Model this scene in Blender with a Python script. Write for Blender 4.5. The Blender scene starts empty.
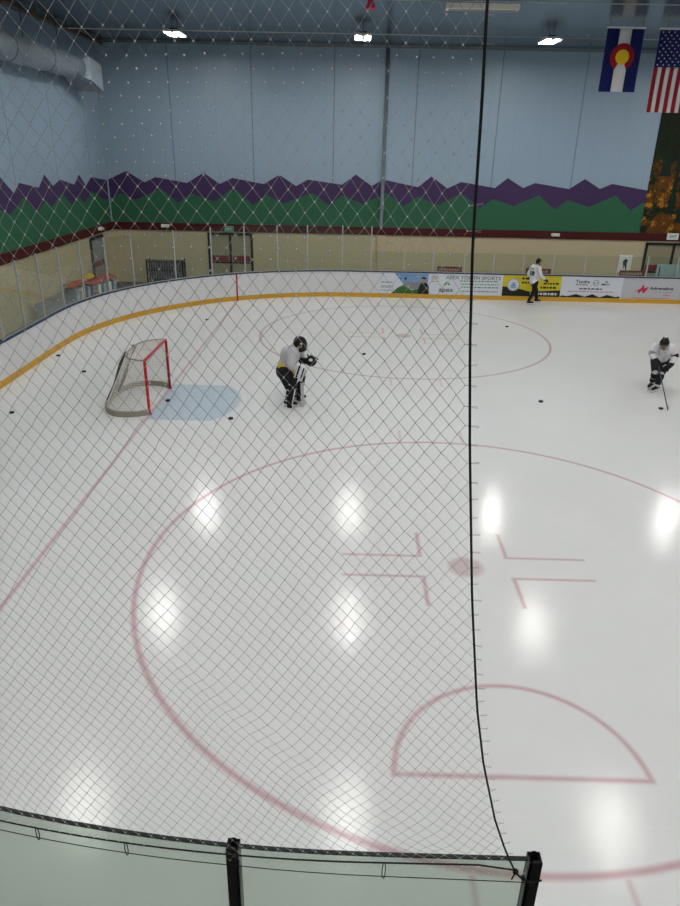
import bpy, bmesh, math, random
from mathutils import Vector, Matrix
R = math.radians
random.seed(7)
sc = bpy.context.scene
COL = sc.collection
PI = math.pi

# ------------------------------------------------------------------ materials
def mat(name, col, rough=0.6, metal=0.0, spec=0.18, noise=0.0, nscale=8.0, bump=0.0):
    m = bpy.data.materials.new(name); m.use_nodes = True
    nt = m.node_tree; b = nt.nodes['Principled BSDF']
    b.inputs['Base Color'].default_value = (*col, 1); b.inputs['Roughness'].default_value = rough
    b.inputs['Metallic'].default_value = metal; b.inputs['Specular IOR Level'].default_value = spec
    if noise or bump:
        tc = nt.nodes.new('ShaderNodeTexCoord'); n = nt.nodes.new('ShaderNodeTexNoise')
        n.inputs['Scale'].default_value = nscale; n.inputs['Detail'].default_value = 4
        nt.links.new(tc.outputs['Object'], n.inputs['Vector'])
        if noise:
            mx = nt.nodes.new('ShaderNodeMix'); mx.data_type = 'RGBA'
            mx.inputs[6].default_value = (*[c * (1 - noise) for c in col], 1)
            mx.inputs[7].default_value = (*[min(1, c * (1 + noise)) for c in col], 1)
            nt.links.new(n.outputs[0], mx.inputs[0]); nt.links.new(mx.outputs[2], b.inputs['Base Color'])
        if bump:
            bp = nt.nodes.new('ShaderNodeBump'); bp.inputs['Strength'].default_value = bump; bp.inputs['Distance'].default_value = .02
            nt.links.new(n.outputs[0], bp.inputs['Height']); nt.links.new(bp.outputs[0], b.inputs['Normal'])
    return m

def glass_mat(name, tint, refl=1.0):
    m = bpy.data.materials.new(name); m.use_nodes = True; nt = m.node_tree; nt.nodes.clear()
    o = nt.nodes.new('ShaderNodeOutputMaterial'); mx = nt.nodes.new('ShaderNodeMixShader')
    t = nt.nodes.new('ShaderNodeBsdfTransparent'); g = nt.nodes.new('ShaderNodeBsdfGlossy'); f = nt.nodes.new('ShaderNodeFresnel')
    t.inputs[0].default_value = (*tint, 1); g.inputs['Roughness'].default_value = .04; f.inputs['IOR'].default_value = 1.45
    g.inputs['Color'].default_value = (refl, refl, refl, 1)
    ge = nt.nodes.new('ShaderNodeNewGeometry'); iv = nt.nodes.new('ShaderNodeMath'); iv.operation = 'SUBTRACT'; iv.inputs[0].default_value = 1.0
    ml = nt.nodes.new('ShaderNodeMath'); ml.operation = 'MULTIPLY'; nt.links.new(ge.outputs['Backfacing'], iv.inputs[1]); nt.links.new(iv.outputs[0], ml.inputs[0]); nt.links.new(f.outputs[0], ml.inputs[1])
    nt.links.new(ml.outputs[0], mx.inputs[0]); nt.links.new(t.outputs[0], mx.inputs[1]); nt.links.new(g.outputs[0], mx.inputs[2]); nt.links.new(mx.outputs[0], o.inputs[0])
    return m

def emit_mat(name, col, s):
    m = bpy.data.materials.new(name); m.use_nodes = True
    b = m.node_tree.nodes['Principled BSDF']; b.inputs['Base Color'].default_value = (.8, .8, .8, 1)
    b.inputs['Emission Color'].default_value = (*col, 1); b.inputs['Emission Strength'].default_value = s
    return m

M = dict(
    purple=mat('purple_paint', (.052, .028, .088), .6), green=mat('green_paint', (.028, .112, .058), .6),
    band=mat('maroon_paint', (.060, .009, .009), .55), beige=mat('beige_paint', (.50, .42, .275), .6, noise=.06, nscale=.7),
    board=mat('white_board', (.62, .62, .63), .35, noise=.04, nscale=3), kick=mat('yellow_kickplate', (.56, .31, .035), .4, noise=.1, nscale=2),
    cap=mat('navy_cap_rail', (.012, .03, .075), .4), alu=mat('aluminium', (.42, .43, .42), .45, .4),
    dark=mat('black_steel', (.012, .012, .013), .35, .3), darkrim=mat('dark_rim', (.018, .022, .022), .4),
    glass=glass_mat('clear_shield', (.90, .935, .90)), nearglass=glass_mat('green_edge_shield', (.765, .812, .772), .6),
    twine=mat('net_twine', (.30, .305, .30), .8), knot=mat('net_knot', (.46, .46, .45), .8), rope=mat('black_rope', (.012, .012, .012), .8),
    duct=mat('duct_metal', (.30, .36, .41), .5, .2, noise=.12, nscale=2), pipe=mat('rust_pipe', (.16, .085, .05), .5),
    white=mat('white_paint', (.72, .72, .70), .5), offwhite=mat('offwhite_metal', (.75, .70, .60), .5), grey=mat('mid_grey', (.25, .26, .27), .6),
    rubber=mat('black_rubber', (.008, .008, .009), .5), red=mat('goal_red', (.42, .012, .02), .35), goalnet=mat('goal_twine', (.62, .60, .55), .9),
    goalpad=mat('goal_skirt_canvas', (.27, .25, .205), .8, noise=.35, nscale=18), goaldark=mat('goal_frame_grey', (.07, .07, .07), .6),
    floor2=mat('rubber_flooring', (.12, .12, .11), .8, noise=.2, nscale=5),
    jersey=mat('white_jersey', (.62, .62, .63), .75, bump=.25, nscale=14), jerseyg=mat('grey_jersey', (.47, .46, .48), .75, bump=.25, nscale=14),
    yellow=mat('yellow_cloth', (.60, .40, .07), .7), black=mat('black_cloth', (.010, .010, .012), .7), skin=mat('skin', (.42, .24, .17), .55),
    skind=mat('skin_tan', (.25, .14, .10), .55), hair=mat('dark_hair', (.02, .014, .01), .7), padw=mat('pad_white', (.66, .66, .66), .5),
    steel=mat('skate_steel', (.6, .6, .62), .25, .9), helm=mat('black_helmet', (.012, .012, .014), .25), bluegrey=mat('blue_grey_cloth', (.30, .38, .44), .6),
    flagblue=mat('flag_blue', (.006, .010, .085), .75), flagred=mat('flag_red', (.26, .010, .016), .75), flagwhite=mat('flag_white', (.60, .59, .60), .75),
    flaggold=mat('flag_gold', (.72, .46, .02), .75), adyellow=mat('banner_yellow', (.60, .50, .03), .5), adblack=mat('banner_black', (.018, .02, .016), .5),
    adwhite=mat('banner_white', (.60, .62, .68), .45), adgrey=mat('banner_grey', (.46, .46, .49), .45), ink=mat('dark_ink', (.04, .045, .06), .5), inkgrey=mat('grey_ink', (.22, .23, .24), .5),
    adgreen=mat('print_green', (.09, .30, .13), .5), adsky=mat('print_sky', (.18, .30, .50), .5), adgrass=mat('print_grass', (.05, .13, .03), .5, noise=.5, nscale=9),
    adred=mat('print_red', (.50, .03, .07), .5), adgold=mat('print_gold', (.42, .36, .22), .5), signred=mat('sign_red', (.20, .04, .04), .5), signgreen=mat('sign_green', (.10, .28, .18), .5),
    paleblue=mat('pale_blue_board', (.30, .42, .42), .5), door=mat('dark_door_frame', (.02, .021, .02), .5), doorpane=mat('door_pane', (.30, .27, .18), .3),
    lens=emit_mat('lamp_lens', (1.0, .985, .95), 152), exitlight=emit_mat('exit_sign_face', (.3, .75, .5), .25),
    housing=mat('lamp_housing', (.45, .45, .45), .5), mast=mat('column_paint', (.14, .17, .19), .5),
)

# ------------------------------------------------------------------ mesh helpers
def obj(name, bm, m, parent=None, smooth=False, bevel=0):
    me = bpy.data.meshes.new(name)
    if smooth:
        for f in bm.faces: f.smooth = True
    bm.to_mesh(me); bm.free()
    for k in (m if isinstance(m, (list, tuple)) else [m]): me.materials.append(k)
    o = bpy.data.objects.new(name, me); COL.objects.link(o)
    if parent: o.parent = parent
    if bevel:
        b = o.modifiers.new('b', 'BEVEL'); b.width = bevel; b.segments = 2; b.limit_method = 'ANGLE'
    return o
def box(bm, x0, x1, y0, y1, z0, z1, mi=0, mtx=None):
    v = [bm.verts.new((x, y, z)) for z in (z0, z1) for y in (y0, y1) for x in (x0, x1)]
    if mtx is not None:
        for q in v: q.co = mtx @ q.co
    for a in ((0, 2, 3, 1), (4, 5, 7, 6), (0, 1, 5, 4), (2, 6, 7, 3), (0, 4, 6, 2), (1, 3, 7, 5)):
        f = bm.faces.new([v[i] for i in a]); f.material_index = mi
def tube(bm, pts, r, n=8, mi=0, cap=True, rs=None):
    pts = [Vector(p) for p in pts]; rings = []
    up = None
    for i, p in enumerate(pts):
        d = (pts[min(i + 1, len(pts) - 1)] - pts[max(i - 1, 0)]).normalized()
        if up is None:
            up = Vector((0, 0, 1)) if abs(d.z) < .9 else Vector((1, 0, 0))
        a = d.cross(up).normalized(); b = a.cross(d).normalized(); up = b
        rr = rs[i] if rs else r
        rings.append([bm.verts.new(p + a * rr * math.cos(2 * PI * k / n) + b * rr * math.sin(2 * PI * k / n)) for k in range(n)])
    for s, t in zip(rings, rings[1:]):
        for k in range(n):
            f = bm.faces.new((s[k], s[(k + 1) % n], t[(k + 1) % n], t[k])); f.material_index = mi; f.smooth = True
    if cap:
        for ring in (rings[0], rings[-1]):
            f = bm.faces.new(ring); f.material_index = mi
def poly(bm, pts, mi=0):
    f = bm.faces.new([bm.verts.new(p) for p in pts]); f.material_index = mi; return f
def slab_xz(bm, pts, y, t, mi=0):
    """polygon in x,z given thickness t towards +y"""
    a = [bm.verts.new((x, y, z)) for x, z in pts]; b = [bm.verts.new((x, y + t, z)) for x, z in pts]; n = len(pts)
    fs = [bm.faces.new(a), bm.faces.new(b[::-1])] + [bm.faces.new((a[i], b[i], b[(i + 1) % n], a[(i + 1) % n])) for i in range(n)]
    for f in fs: f.material_index = mi
def slab_yz(bm, pts, x, t, mi=0):
    a = [bm.verts.new((x, y, z)) for y, z in pts]; b = [bm.verts.new((x + t, y, z)) for y, z in pts]; n = len(pts)
    fs = [bm.faces.new(a), bm.faces.new(b[::-1])] + [bm.faces.new((a[i], b[i], b[(i + 1) % n], a[(i + 1) % n])) for i in range(n)]
    for f in fs: f.material_index = mi
def disc_xz(cx, cz, r, n=28, a0=0, a1=2 * PI):
    return [(cx + r * math.cos(a0 + (a1 - a0) * k / n), cz + r * math.sin(a0 + (a1 - a0) * k / n)) for k in range(n)]
def empty(name, loc=(0, 0, 0), rz=0):
    o = bpy.data.objects.new(name, None); COL.objects.link(o); o.location = loc; o.rotation_euler = (0, 0, rz); o.empty_display_size = .1
    return o
def tag(o, label, cat, group=None, kind=None):
    o['label'] = label; o['category'] = cat
    if group: o['group'] = group
    if kind: o['kind'] = kind
    return o
def struct(o, label=None):
    o['kind'] = 'structure'
    if label: o['label'] = label
    return o
def copy_tree(o, parent=None):
    c = o.copy(); COL.objects.link(c)
    if parent: c.parent = parent
    for ch in list(o.children): copy_tree(ch, c)
    return c
def text(name, s, size, m, parent, loc, rot=(PI / 2, 0, 0), width=None, bold=0.0, ext=.0015):
    cu = bpy.data.curves.new('t', 'FONT'); cu.body = s; cu.size = size; cu.align_x = 'CENTER'; cu.align_y = 'CENTER'; cu.extrude = ext; cu.offset = bold; cu.resolution_u = 3
    t = bpy.data.objects.new('t', cu); COL.objects.link(t)
    dg = bpy.context.evaluated_depsgraph_get(); dg.update()
    me = bpy.data.meshes.new_from_object(t.evaluated_get(dg)); me.name = name
    bpy.data.objects.remove(t)
    xs = [v.co.x for v in me.vertices]; w = max(xs) - min(xs)
    me.materials.clear(); me.materials.append(m)
    o = bpy.data.objects.new(name, me); COL.objects.link(o); o.location = loc; o.rotation_euler = rot
    if width: o.scale = (width / w, 1, 1)
    if parent: o.parent = parent
    return o

# ------------------------------------------------------------------ camera (solved from the rink markings)
F, PIT, YAW, ROL = 686.398, .415215, -.0088176, .0209687
CAM = Vector((-1.75791, -8.34790, 5.41354))
fw = Vector((math.sin(YAW) * math.cos(PIT), math.cos(YAW) * math.cos(PIT), -math.sin(PIT)))
r_ = Vector((math.cos(YAW), -math.sin(YAW), 0)); u_ = r_.cross(fw)
r2 = r_ * math.cos(ROL) + u_ * math.sin(ROL); u2 = -r_ * math.sin(ROL) + u_ * math.cos(ROL)
cd = bpy.data.cameras.new('camera'); cam = bpy.data.objects.new('camera', cd); COL.objects.link(cam)
mw = Matrix((r2, u2, -fw)).transposed().to_4x4(); mw.translation = CAM; cam.matrix_world = mw
cd.sensor_fit = 'VERTICAL'; cd.sensor_height = 36; cd.lens = F / 906 * 36; cd.clip_start = .05; cd.clip_end = 200
sc.camera = cam

# ------------------------------------------------------------------ node helper for the painted ice
class N:
    def __init__(s, nt): s.nt = nt
    def v(s, node, i, x):
        if isinstance(x, (int, float)): node.inputs[i].default_value = x
        else: s.nt.links.new(x, node.inputs[i])
    def m(s, op, a, b=0.0, c=0.0):
        n = s.nt.nodes.new('ShaderNodeMath'); n.operation = op
        s.v(n, 0, a); s.v(n, 1, b)
        if op in ('MULTIPLY_ADD', 'COMPARE'): s.v(n, 2, c)
        return n.outputs[0]
    def inside(s, d, soft):            # 1 where signed distance d < 0
        n = s.nt.nodes.new('ShaderNodeMapRange'); n.interpolation_type = 'SMOOTHSTEP'
        s.v(n, 0, d); n.inputs[1].default_value = -soft; n.inputs[2].default_value = soft; n.inputs[3].default_value = 1; n.inputs[4].default_value = 0
        return n.outputs[0]
    def mx(s, *a):
        o = a[0]
        for b in a[1:]: o = s.m('MAXIMUM', o, b)
        return o
    def mix(s, f, a, b):
        n = s.nt.nodes.new('ShaderNodeMix'); n.data_type = 'RGBA'; s.v(n, 0, f)
        for i, c in ((6, a), (7, b)):
            if isinstance(c, tuple): n.inputs[i].default_value = (*c, 1)
            else: s.nt.links.new(c, n.inputs[i])
        return n.outputs[2]
    def noise(s, vec, scale, detail=4, rough=.5):
        n = s.nt.nodes.new('ShaderNodeTexNoise'); n.inputs['Scale'].default_value = scale; n.inputs['Detail'].default_value = detail; n.inputs['Roughness'].default_value = rough
        s.nt.links.new(vec, n.inputs['Vector']); return n.outputs[0]

def ice_material():
    m = bpy.data.materials.new('painted_ice'); m.use_nodes = True; nt = m.node_tree; b = nt.nodes['Principled BSDF']; n = N(nt)
    tc = nt.nodes.new('ShaderNodeTexCoord'); sx = nt.nodes.new('ShaderNodeSeparateXYZ'); nt.links.new(tc.outputs['Object'], sx.inputs[0])
    X, Y = sx.outputs[0], sx.outputs[1]; pos = tc.outputs['Object']
    ax = n.m('ABSOLUTE', X); ym = n.m('SUBTRACT', n.m('ABSOLUTE', n.m('SUBTRACT', Y, 6.7)), 6.7); ay = n.m('ABSOLUTE', ym)
    def length(a, b_): return n.m('SQRT', n.m('ADD', n.m('MULTIPLY', a, a), n.m('MULTIPLY', b_, b_)))
    def rect(px, py, cx, cy, hx, hy):
        return n.mx(n.m('SUBTRACT', n.m('ABSOLUTE', n.m('SUBTRACT', px, cx)), hx), n.m('SUBTRACT', n.m('ABSOLUTE', n.m('SUBTRACT', py, cy)), hy))
    L = length(ax, ay); soft = .034
    circle = n.inside(n.m('SUBTRACT', n.m('ABSOLUTE', n.m('SUBTRACT', L, 4.57)), .034), soft)
    goal = n.inside(n.m('SUBTRACT', n.m('ABSOLUTE', n.m('ADD', X, 6.1)), .03), soft)
    la = n.inside(rect(ax, ay, 1.18, .265, .58, .022), soft)
    lb = n.inside(rect(ax, ay, .63, .60, .024, .34), soft)
    hash_ = n.inside(rect(ax, ay, .64, 4.88, .024, .31), soft)
    Ys = n.m('ADD', Y, 3.60)
    semi_arc = n.m('MULTIPLY', n.inside(n.m('SUBTRACT', n.m('ABSOLUTE', n.m('SUBTRACT', length(X, Ys), 1.22)), .028), soft), n.m('GREATER_THAN', Ys, 0.0))
    semi_line = n.inside(rect(X, Ys, 0.0, 0.0, 1.25, .026), soft)
    blue_line = n.inside(n.m('SUBTRACT', n.m('ABSOLUTE', n.m('SUBTRACT', X, 13.4)), .15), soft)
    strong = n.mx(circle, goal, la, lb, n.m('MULTIPLY', hash_, .6), semi_arc, semi_line)
    spot = n.inside(n.m('SUBTRACT', L, .25), .07)
    # goal crease
    Xg = n.m('ADD', X, 6.1); Yg = n.m('SUBTRACT', Y, 6.7)
    dcr = n.mx(n.m('SUBTRACT', length(Xg, Yg), 1.86), n.m('SUBTRACT', n.m('ABSOLUTE', Yg), 1.22), n.m('MULTIPLY', Xg, -1.0))
    crease = n.inside(dcr, .05)
    outer = n.m('MULTIPLY', n.inside(n.m('SUBTRACT', n.m('ABSOLUTE', n.m('SUBTRACT', length(Xg, Yg), 2.02)), .025), soft), n.m('GREATER_THAN', Xg, 0.0))
    # wear: blotches and skate scratches
    w1 = n.noise(pos, .55, 5, .6); w2 = n.noise(pos, 4.0, 5, .65)
    mp = nt.nodes.new('ShaderNodeMapping'); nt.links.new(pos, mp.inputs[0]); mp.inputs['Scale'].default_value = (1.0, 14, 1); mp.inputs['Rotation'].default_value = (0, 0, .6)
    w3 = n.noise(mp.outputs[0], 1.3, 6, .7)
    base = n.mix(w1, (.60, .605, .60), (.68, .685, .675))
    base = n.mix(n.m('MULTIPLY', w2, .25), base, (.58, .58, .575))
    scr = nt.nodes.new('ShaderNodeMapRange'); nt.links.new(w3, scr.inputs[0]); scr.inputs[1].default_value = .60; scr.inputs[2].default_value = .72; scr.inputs[3].default_value = 0; scr.inputs[4].default_value = .35
    base = n.mix(scr.outputs[0], base, (.72, .72, .715))
    fade = n.m('MULTIPLY', strong, n.m('MULTIPLY_ADD', w2, .3, .60))
    c = n.mix(crease, base, (.43, .50, .565))
    c = n.mix(n.m('MULTIPLY', spot, .75), c, (.46, .34, .36))
    c = n.mix(n.m('MULTIPLY', outer, .25), c, (.5, .42, .45))
    c = n.mix(n.m('MULTIPLY', blue_line, .6), c, (.25, .3, .5))
    c = n.mix(fade, c, (.44, .235, .27))
    nt.links.new(c, b.inputs['Base Color'])
    rr = nt.nodes.new('ShaderNodeMapRange'); nt.links.new(w2, rr.inputs[0]); rr.inputs[3].default_value = .08; rr.inputs[4].default_value = .15
    nt.links.new(rr.outputs[0], b.inputs['Roughness']); b.inputs['IOR'].default_value = 1.33; b.inputs['Specular IOR Level'].default_value = .32
    bp = nt.nodes.new('ShaderNodeBump'); bp.inputs['Strength'].default_value = .07; bp.inputs['Distance'].default_value = .02
    nt.links.new(n.m('ADD', n.m('ADD', w2, w3), n.m('MULTIPLY', n.noise(pos, 22, 3, .6), .35)), bp.inputs['Height']); nt.links.new(bp.outputs[0], b.inputs['Normal'])
    return m

# ------------------------------------------------------------------ rink outline
WALL_Y, WALL_X, CEIL = 22.0, -11.9, 9.13
EX = 26.0
def arcpt(c, r, a): return Vector((c[0] + r * math.cos(a), c[1] + r * math.sin(a)))
CF, CN, RR = (-1.6, 11.15), (-1.6, 2.25), 8.5
def outline(off=0.0, x_far=EX, x_near=EX, step=R(4)):
    """rink edge from far right to near right; off > 0 moves it outwards"""
    r = RR + off; p = []
    x = x_far
    while x > -1.6 + .5: p.append(Vector((x, 19.65 + off))); x -= 1.0
    n = int(PI / 2 / step)
    p += [arcpt(CF, r, PI / 2 + PI / 2 * k / n) for k in range(n + 1)]
    p += [Vector((-10.1 - off, y)) for y in (9.5, 8, 6.5, 5, 3.5)]
    p += [arcpt(CN, r, PI + PI / 2 * k / n) for k in range(n + 1)]
    x = -1.1
    while x < x_near: p.append(Vector((x, -6.25 - off))); x += 1.0
    return p
def ring(bm, o0, o1, z0, z1, **k):
    a, b = outline(o0, **k), outline(o1, **k)
    A = [[bm.verts.new((p.x, p.y, z)) for p in q] for q, z in ((a, z0), (b, z0), (b, z1), (a, z1))]
    for i in range(len(a) - 1):
        for s in range(4):
            bm.faces.new((A[s][i], A[s][i + 1], A[(s + 1) % 4][i + 1], A[(s + 1) % 4][i]))
    for i in (0, len(a) - 1): bm.faces.new([A[s][i] for s in range(4)])

# ------------------------------------------------------------------ setting
bm = bmesh.new(); ol = outline(.02)
f = bm.faces.new([bm.verts.new((p.x, p.y, 0)) for p in ol])
struct(obj('floor', bm, ice_material()), 'white painted ice with pink face-off circles and goal line')
bm = bmesh.new()
box(bm, -16, EX, -16, WALL_Y + .2, -.30, -.03)
struct(obj('floor_concourse', bm, M['floor2']))

def wall_mat(name, axis):
    m = bpy.data.materials.new(name); m.use_nodes = True; nt = m.node_tree; b = nt.nodes['Principled BSDF']; n = N(nt)
    tc = nt.nodes.new('ShaderNodeTexCoord'); sx = nt.nodes.new('ShaderNodeSeparateXYZ'); nt.links.new(tc.outputs['Object'], sx.inputs[0])
    A = sx.outputs[axis]
    def groove(period, off, hw):
        t = n.m('SUBTRACT', n.m('FLOORED_MODULO', n.m('ADD', A, off), period), period / 2)
        return n.inside(n.m('SUBTRACT', n.m('ABSOLUTE', t), hw), .012)
    g = n.m('MULTIPLY', n.mx(groove(3.25, .925, .020), n.m('MULTIPLY', groove(1.083, .2, .01), .22)), .75)
    c = n.mix(n.noise(tc.outputs['Object'], .6), (.235, .318, .40), (.262, .35, .435))
    c = n.mix(g, c, (.085, .115, .145))
    nt.links.new(c, b.inputs['Base Color']); b.inputs['Roughness'].default_value = .42
    return m
ZB0, ZB1 = 2.17, 2.48
bm = bmesh.new(); box(bm, -16, EX, WALL_Y, WALL_Y + .2, ZB1, CEIL + .1)
struct(obj('wall_back', bm, wall_mat('blue_wall_panels', 0)))
bm = bmesh.new(); box(bm, -16, EX, WALL_Y, WALL_Y + .2, -.3, ZB1)
struct(obj('wall_back.001', bm, M['beige']))
bm = bmesh.new(); box(bm, WALL_X - .2, WALL_X, -16, WALL_Y, ZB1, CEIL + .1)
struct(obj('wall_left', bm, wall_mat('blue_wall_panels_end', 1)))
bm = bmesh.new(); box(bm, WALL_X - .2, WALL_X, -16, WALL_Y, -.3, ZB1)
struct(obj('wall_left.001', bm, M['beige']))
bm = bmesh.new(); box(bm, WALL_X, EX, -16.2, -16, -.3, CEIL + .1)
struct(obj('wall_near', bm, mat('near_wall_paint', (.30, .33, .33), .7)))
bm = bmesh.new(); box(bm, EX, EX + .2, -16, WALL_Y + .2, -.3, CEIL + .1)
struct(obj('wall_right', bm, mat('far_end_paint', (.30, .36, .40), .7)))
cm = mat('ceiling_foil', (.20, .265, .31), .22, .75, noise=.1, nscale=.5)
bm = bmesh.new(); box(bm, -16, EX, -16, WALL_Y + .2, CEIL, CEIL + .2)
struct(obj('ceiling', bm, cm))
# maroon band = trim
bm = bmesh.new(); box(bm, WALL_X, EX, WALL_Y - .05, WALL_Y, ZB0, ZB1); struct(obj('trim_1', bm, M['band'], bevel=.01))
bm = bmesh.new(); box(bm, WALL_X, WALL_X + .05, -16, WALL_Y - .05, ZB0, ZB1); struct(obj('trim_2', bm, M['band'], bevel=.01))
bm = bmesh.new(); box(bm, WALL_X, EX, WALL_Y - .10, WALL_Y, CEIL - .10, CEIL); struct(obj('trim_3', bm, M['mast']))
bm = bmesh.new(); box(bm, WALL_X, WALL_X + .10, -16, WALL_Y - .1, CEIL - .10, CEIL); struct(obj('trim_4', bm, M['mast']))
# pilaster / down pipe on the far wall
bm = bmesh.new()
tube(bm, [(-.50, WALL_Y - .10, ZB1), (-.50, WALL_Y - .10, CEIL - .1)], .075, 12)
for z in (3.2, 5.0, 6.8, 8.5): box(bm, -.60, -.40, WALL_Y - .19, WALL_Y - .009, z, z + .05)
tag(obj('drain_pipe', bm, M['mast']), 'dark grey vertical drain pipe running up the blue far wall', 'pipe')
bm = bmesh.new(); box(bm, -.62, -.32, WALL_Y - .10, WALL_Y, -.03, ZB0); struct(obj('trim_5', bm, M['beige'], bevel=.01))

# painted mountain murals, 6 mm proud of the wall
FS = [(-11.84, 4.13), (-11.07, 4.47), (-10.34, 4.05), (-9.88, 4.26), (-8.58, 4.06), (-7.87, 4.47), (-7.23, 4.05), (-6.69, 4.29), (-5.4, 4.08), (-4.76, 4.45), (-4.07, 4.03), (-3.58, 4.29), (-2.18, 4.12), (-1.61, 4.52), (-0.95, 4.09), (-0.5, 4.35), (0.96, 4.09), (1.49, 4.51), (2.17, 4.06), (2.71, 4.32), (4.12, 4.12), (4.61, 4.51), (5.27, 4.14), (5.74, 4.34), (7.16, 4.14), (7.75, 4.53), (8.42, 4.17), (8.88, 4.37), (10.36, 4.15)]
FG = [(-11.84, 3.36), (-11.41, 3.61), (-10.77, 3.35), (-9.7, 3.83), (-9.0, 3.28), (-8.46, 3.65), (-7.46, 3.35), (-6.84, 3.80), (-6.56, 3.83), (-5.86, 3.24), (-5.32, 3.67), (-4.6, 3.34), (-3.39, 3.77), (-2.68, 3.28), (-2.17, 3.71), (-1.29, 3.38), (-0.35, 3.84), (0.42, 3.32), (0.98, 3.73), (1.79, 3.39), (2.75, 3.87), (3.6, 3.33), (4.09, 3.69), (4.96, 3.42), (5.95, 3.87), (6.69, 3.33), (7.17, 3.72), (8.09, 3.45), (9.1, 3.92), (9.83, 3.36), (10.28, 3.68), (10.36, 3.65)]
LS = [(3, 4.2), (4.6, 4.45), (5.6, 4.05), (7.0, 4.3), (8.2, 4.1), (9.3, 4.5), (10.2, 4.1), (11.4, 4.25), (12.0, 4.15), (12.77, 4.52), (13.48, 4.04), (13.93, 4.32), (15.29, 4.12), (15.85, 4.5), (16.43, 4.12), (17.12, 4.3), (18.37, 4.08), (18.95, 4.41), (19.53, 3.99), (20.18, 4.28), (21.6, 4.14), (21.98, 4.13)]
LG = [(3, 3.5), (4.4, 3.8), (5.6, 3.4), (7.0, 3.75), (8.4, 3.4), (9.8, 3.8), (11.2, 3.4), (12.33, 3.69), (13.0, 3.47), (14.02, 3.88), (14.86, 3.37), (15.7, 3.72), (16.04, 3.45), (17.11, 3.86), (17.92, 3.38), (18.56, 3.67), (19.21, 3.4), (20.11, 3.78), (21.33, 3.37), (21.98, 3.36)]
def strips(slab, top, bot_z, plane, t, m, label, back):
    bm = bmesh.new()
    for (a, za), (b, zb) in zip(top, top[1:]):
        slab(bm, [(a, bot_z), (b, bot_z), (b, zb), (a, za)], plane, t, 0)
    return bm
def merge(bm, top, bz, slab, plane, t, mi):
    for (a, za), (b, zb) in zip(top, top[1:]): slab(bm, [(a, bz), (b, bz), (b, zb), (a, za)], plane, t, mi)
bm = bmesh.new()
merge(bm, FS, ZB1, slab_xz, WALL_Y - .004, .004, 0); merge(bm, FG, ZB1, slab_xz, WALL_Y - .008, .004, 1)
tag(obj('mountain_mural', bm, [M['purple'], M['green']]), 'long painted mural of purple peaks over green hills on the far side wall', 'mural', 'painted mountain murals')
bm = bmesh.new()
merge(bm, LS, ZB1, slab_yz, WALL_X, .004, 0); merge(bm, LG, ZB1, slab_yz, WALL_X + .004, .004, 1)
tag(obj('mountain_mural', bm, [M['purple'], M['green']]), 'painted purple and green mountain mural on the end wall behind the goal', 'mural', 'painted mountain murals')

# forest photo mural
def forest_mat():
    m = bpy.data.materials.new('forest_print'); m.use_nodes = True; nt = m.node_tree; b = nt.nodes['Principled BSDF']; n = N(nt)
    tc = nt.nodes.new('ShaderNodeTexCoord'); sx = nt.nodes.new('ShaderNodeSeparateXYZ'); nt.links.new(tc.outputs['Object'], sx.inputs[0])
    o = tc.outputs['Object']
    a = n.noise(o, 1.1, 3); c = n.noise(o, 2.6, 6, .75); d = n.noise(o, 9, 5, .75)
    fol = n.mix(c, (.006, .010, .005), (.21, .075, .016)); fol = n.mix(n.inside(n.m('SUBTRACT', n.noise(o, 1.9, 5, .7), .47), .05), fol, (.012, .020, .012)); fol = n.mix(n.m('GREATER_THAN', n.m('ADD', c, n.m('MULTIPLY', d, .5)), .84), fol, (.36, .17, .015))
    dk = n.mix(d, (.003, .005, .004), (.025, .035, .018))
    h = n.m('ADD', n.m('MULTIPLY', n.m('SUBTRACT', 4.75, sx.outputs[2]), .9), n.m('MULTIPLY', n.m('SUBTRACT', a, .5), 5.0))
    f = n.inside(n.m('MULTIPLY', h, -1), .35)
    nt.links.new(n.mix(f, dk, fol), b.inputs['Base Color']); b.inputs['Roughness'].default_value = .7; b.inputs['Specular IOR Level'].default_value = .08
    return m
ft = empty('forest_mural', (0, 0, 0)); tag(ft, 'large printed forest picture in autumn orange and dark pine beside the blue wall', 'mural')
bm = bmesh.new(); box(bm, 10.36, 17.5, WALL_Y - .016, WALL_Y - .001, ZB1 + .001, 7.3); obj('printed_panel', bm, forest_mat(), ft)
sprm = mat('spruce_print', (.006, .016, .009), .6, noise=.5, nscale=9)
bm = bmesh.new()
for (cx, z0, h, w) in ((11.45, 3.25, 1.9, .26), (11.95, 2.9, 2.2, .3), (12.7, 2.7, 3.0, .4), (13.9, 2.6, 3, .5), (10.95, 4.7, 1.6, .28), (11.6, 4.9, 2.0, .35), (15.2, 2.6, 3.4, .6)):
    n = 9
    for k in range(n):
        za = z0 + h * k / n; wk = w * (1 - k / n) * (.85 + .3 * random.random())
        slab_xz(bm, [(cx - wk, za), (cx + wk, za), (cx + wk * .2, za + h / n * 1.9), (cx - wk * .2, za + h / n * 1.9)], WALL_Y - .0205 - .0004 * k, .004)
obj('printed_spruce', bm, sprm, ft)

# ------------------------------------------------------------------ rink boards
boards = empty('rink_boards'); tag(boards, 'white dasher boards with yellow kick plate and navy cap around the ice', 'boards')
bm = bmesh.new(); ring(bm, 0, .12, .0, 1.00); obj('board_panel', bm, M['board'], boards)
bm = bmesh.new(); ring(bm, -.012, 0, .0, .17); obj('kick_plate', bm, M['kick'], boards)['label'] = 'yellow kick plate'
bm = bmesh.new(); ring(bm, -.02, .16, 1.00, 1.035); obj('cap_rail', bm, M['cap'], boards)['label'] = 'dark navy cap rail'
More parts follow.
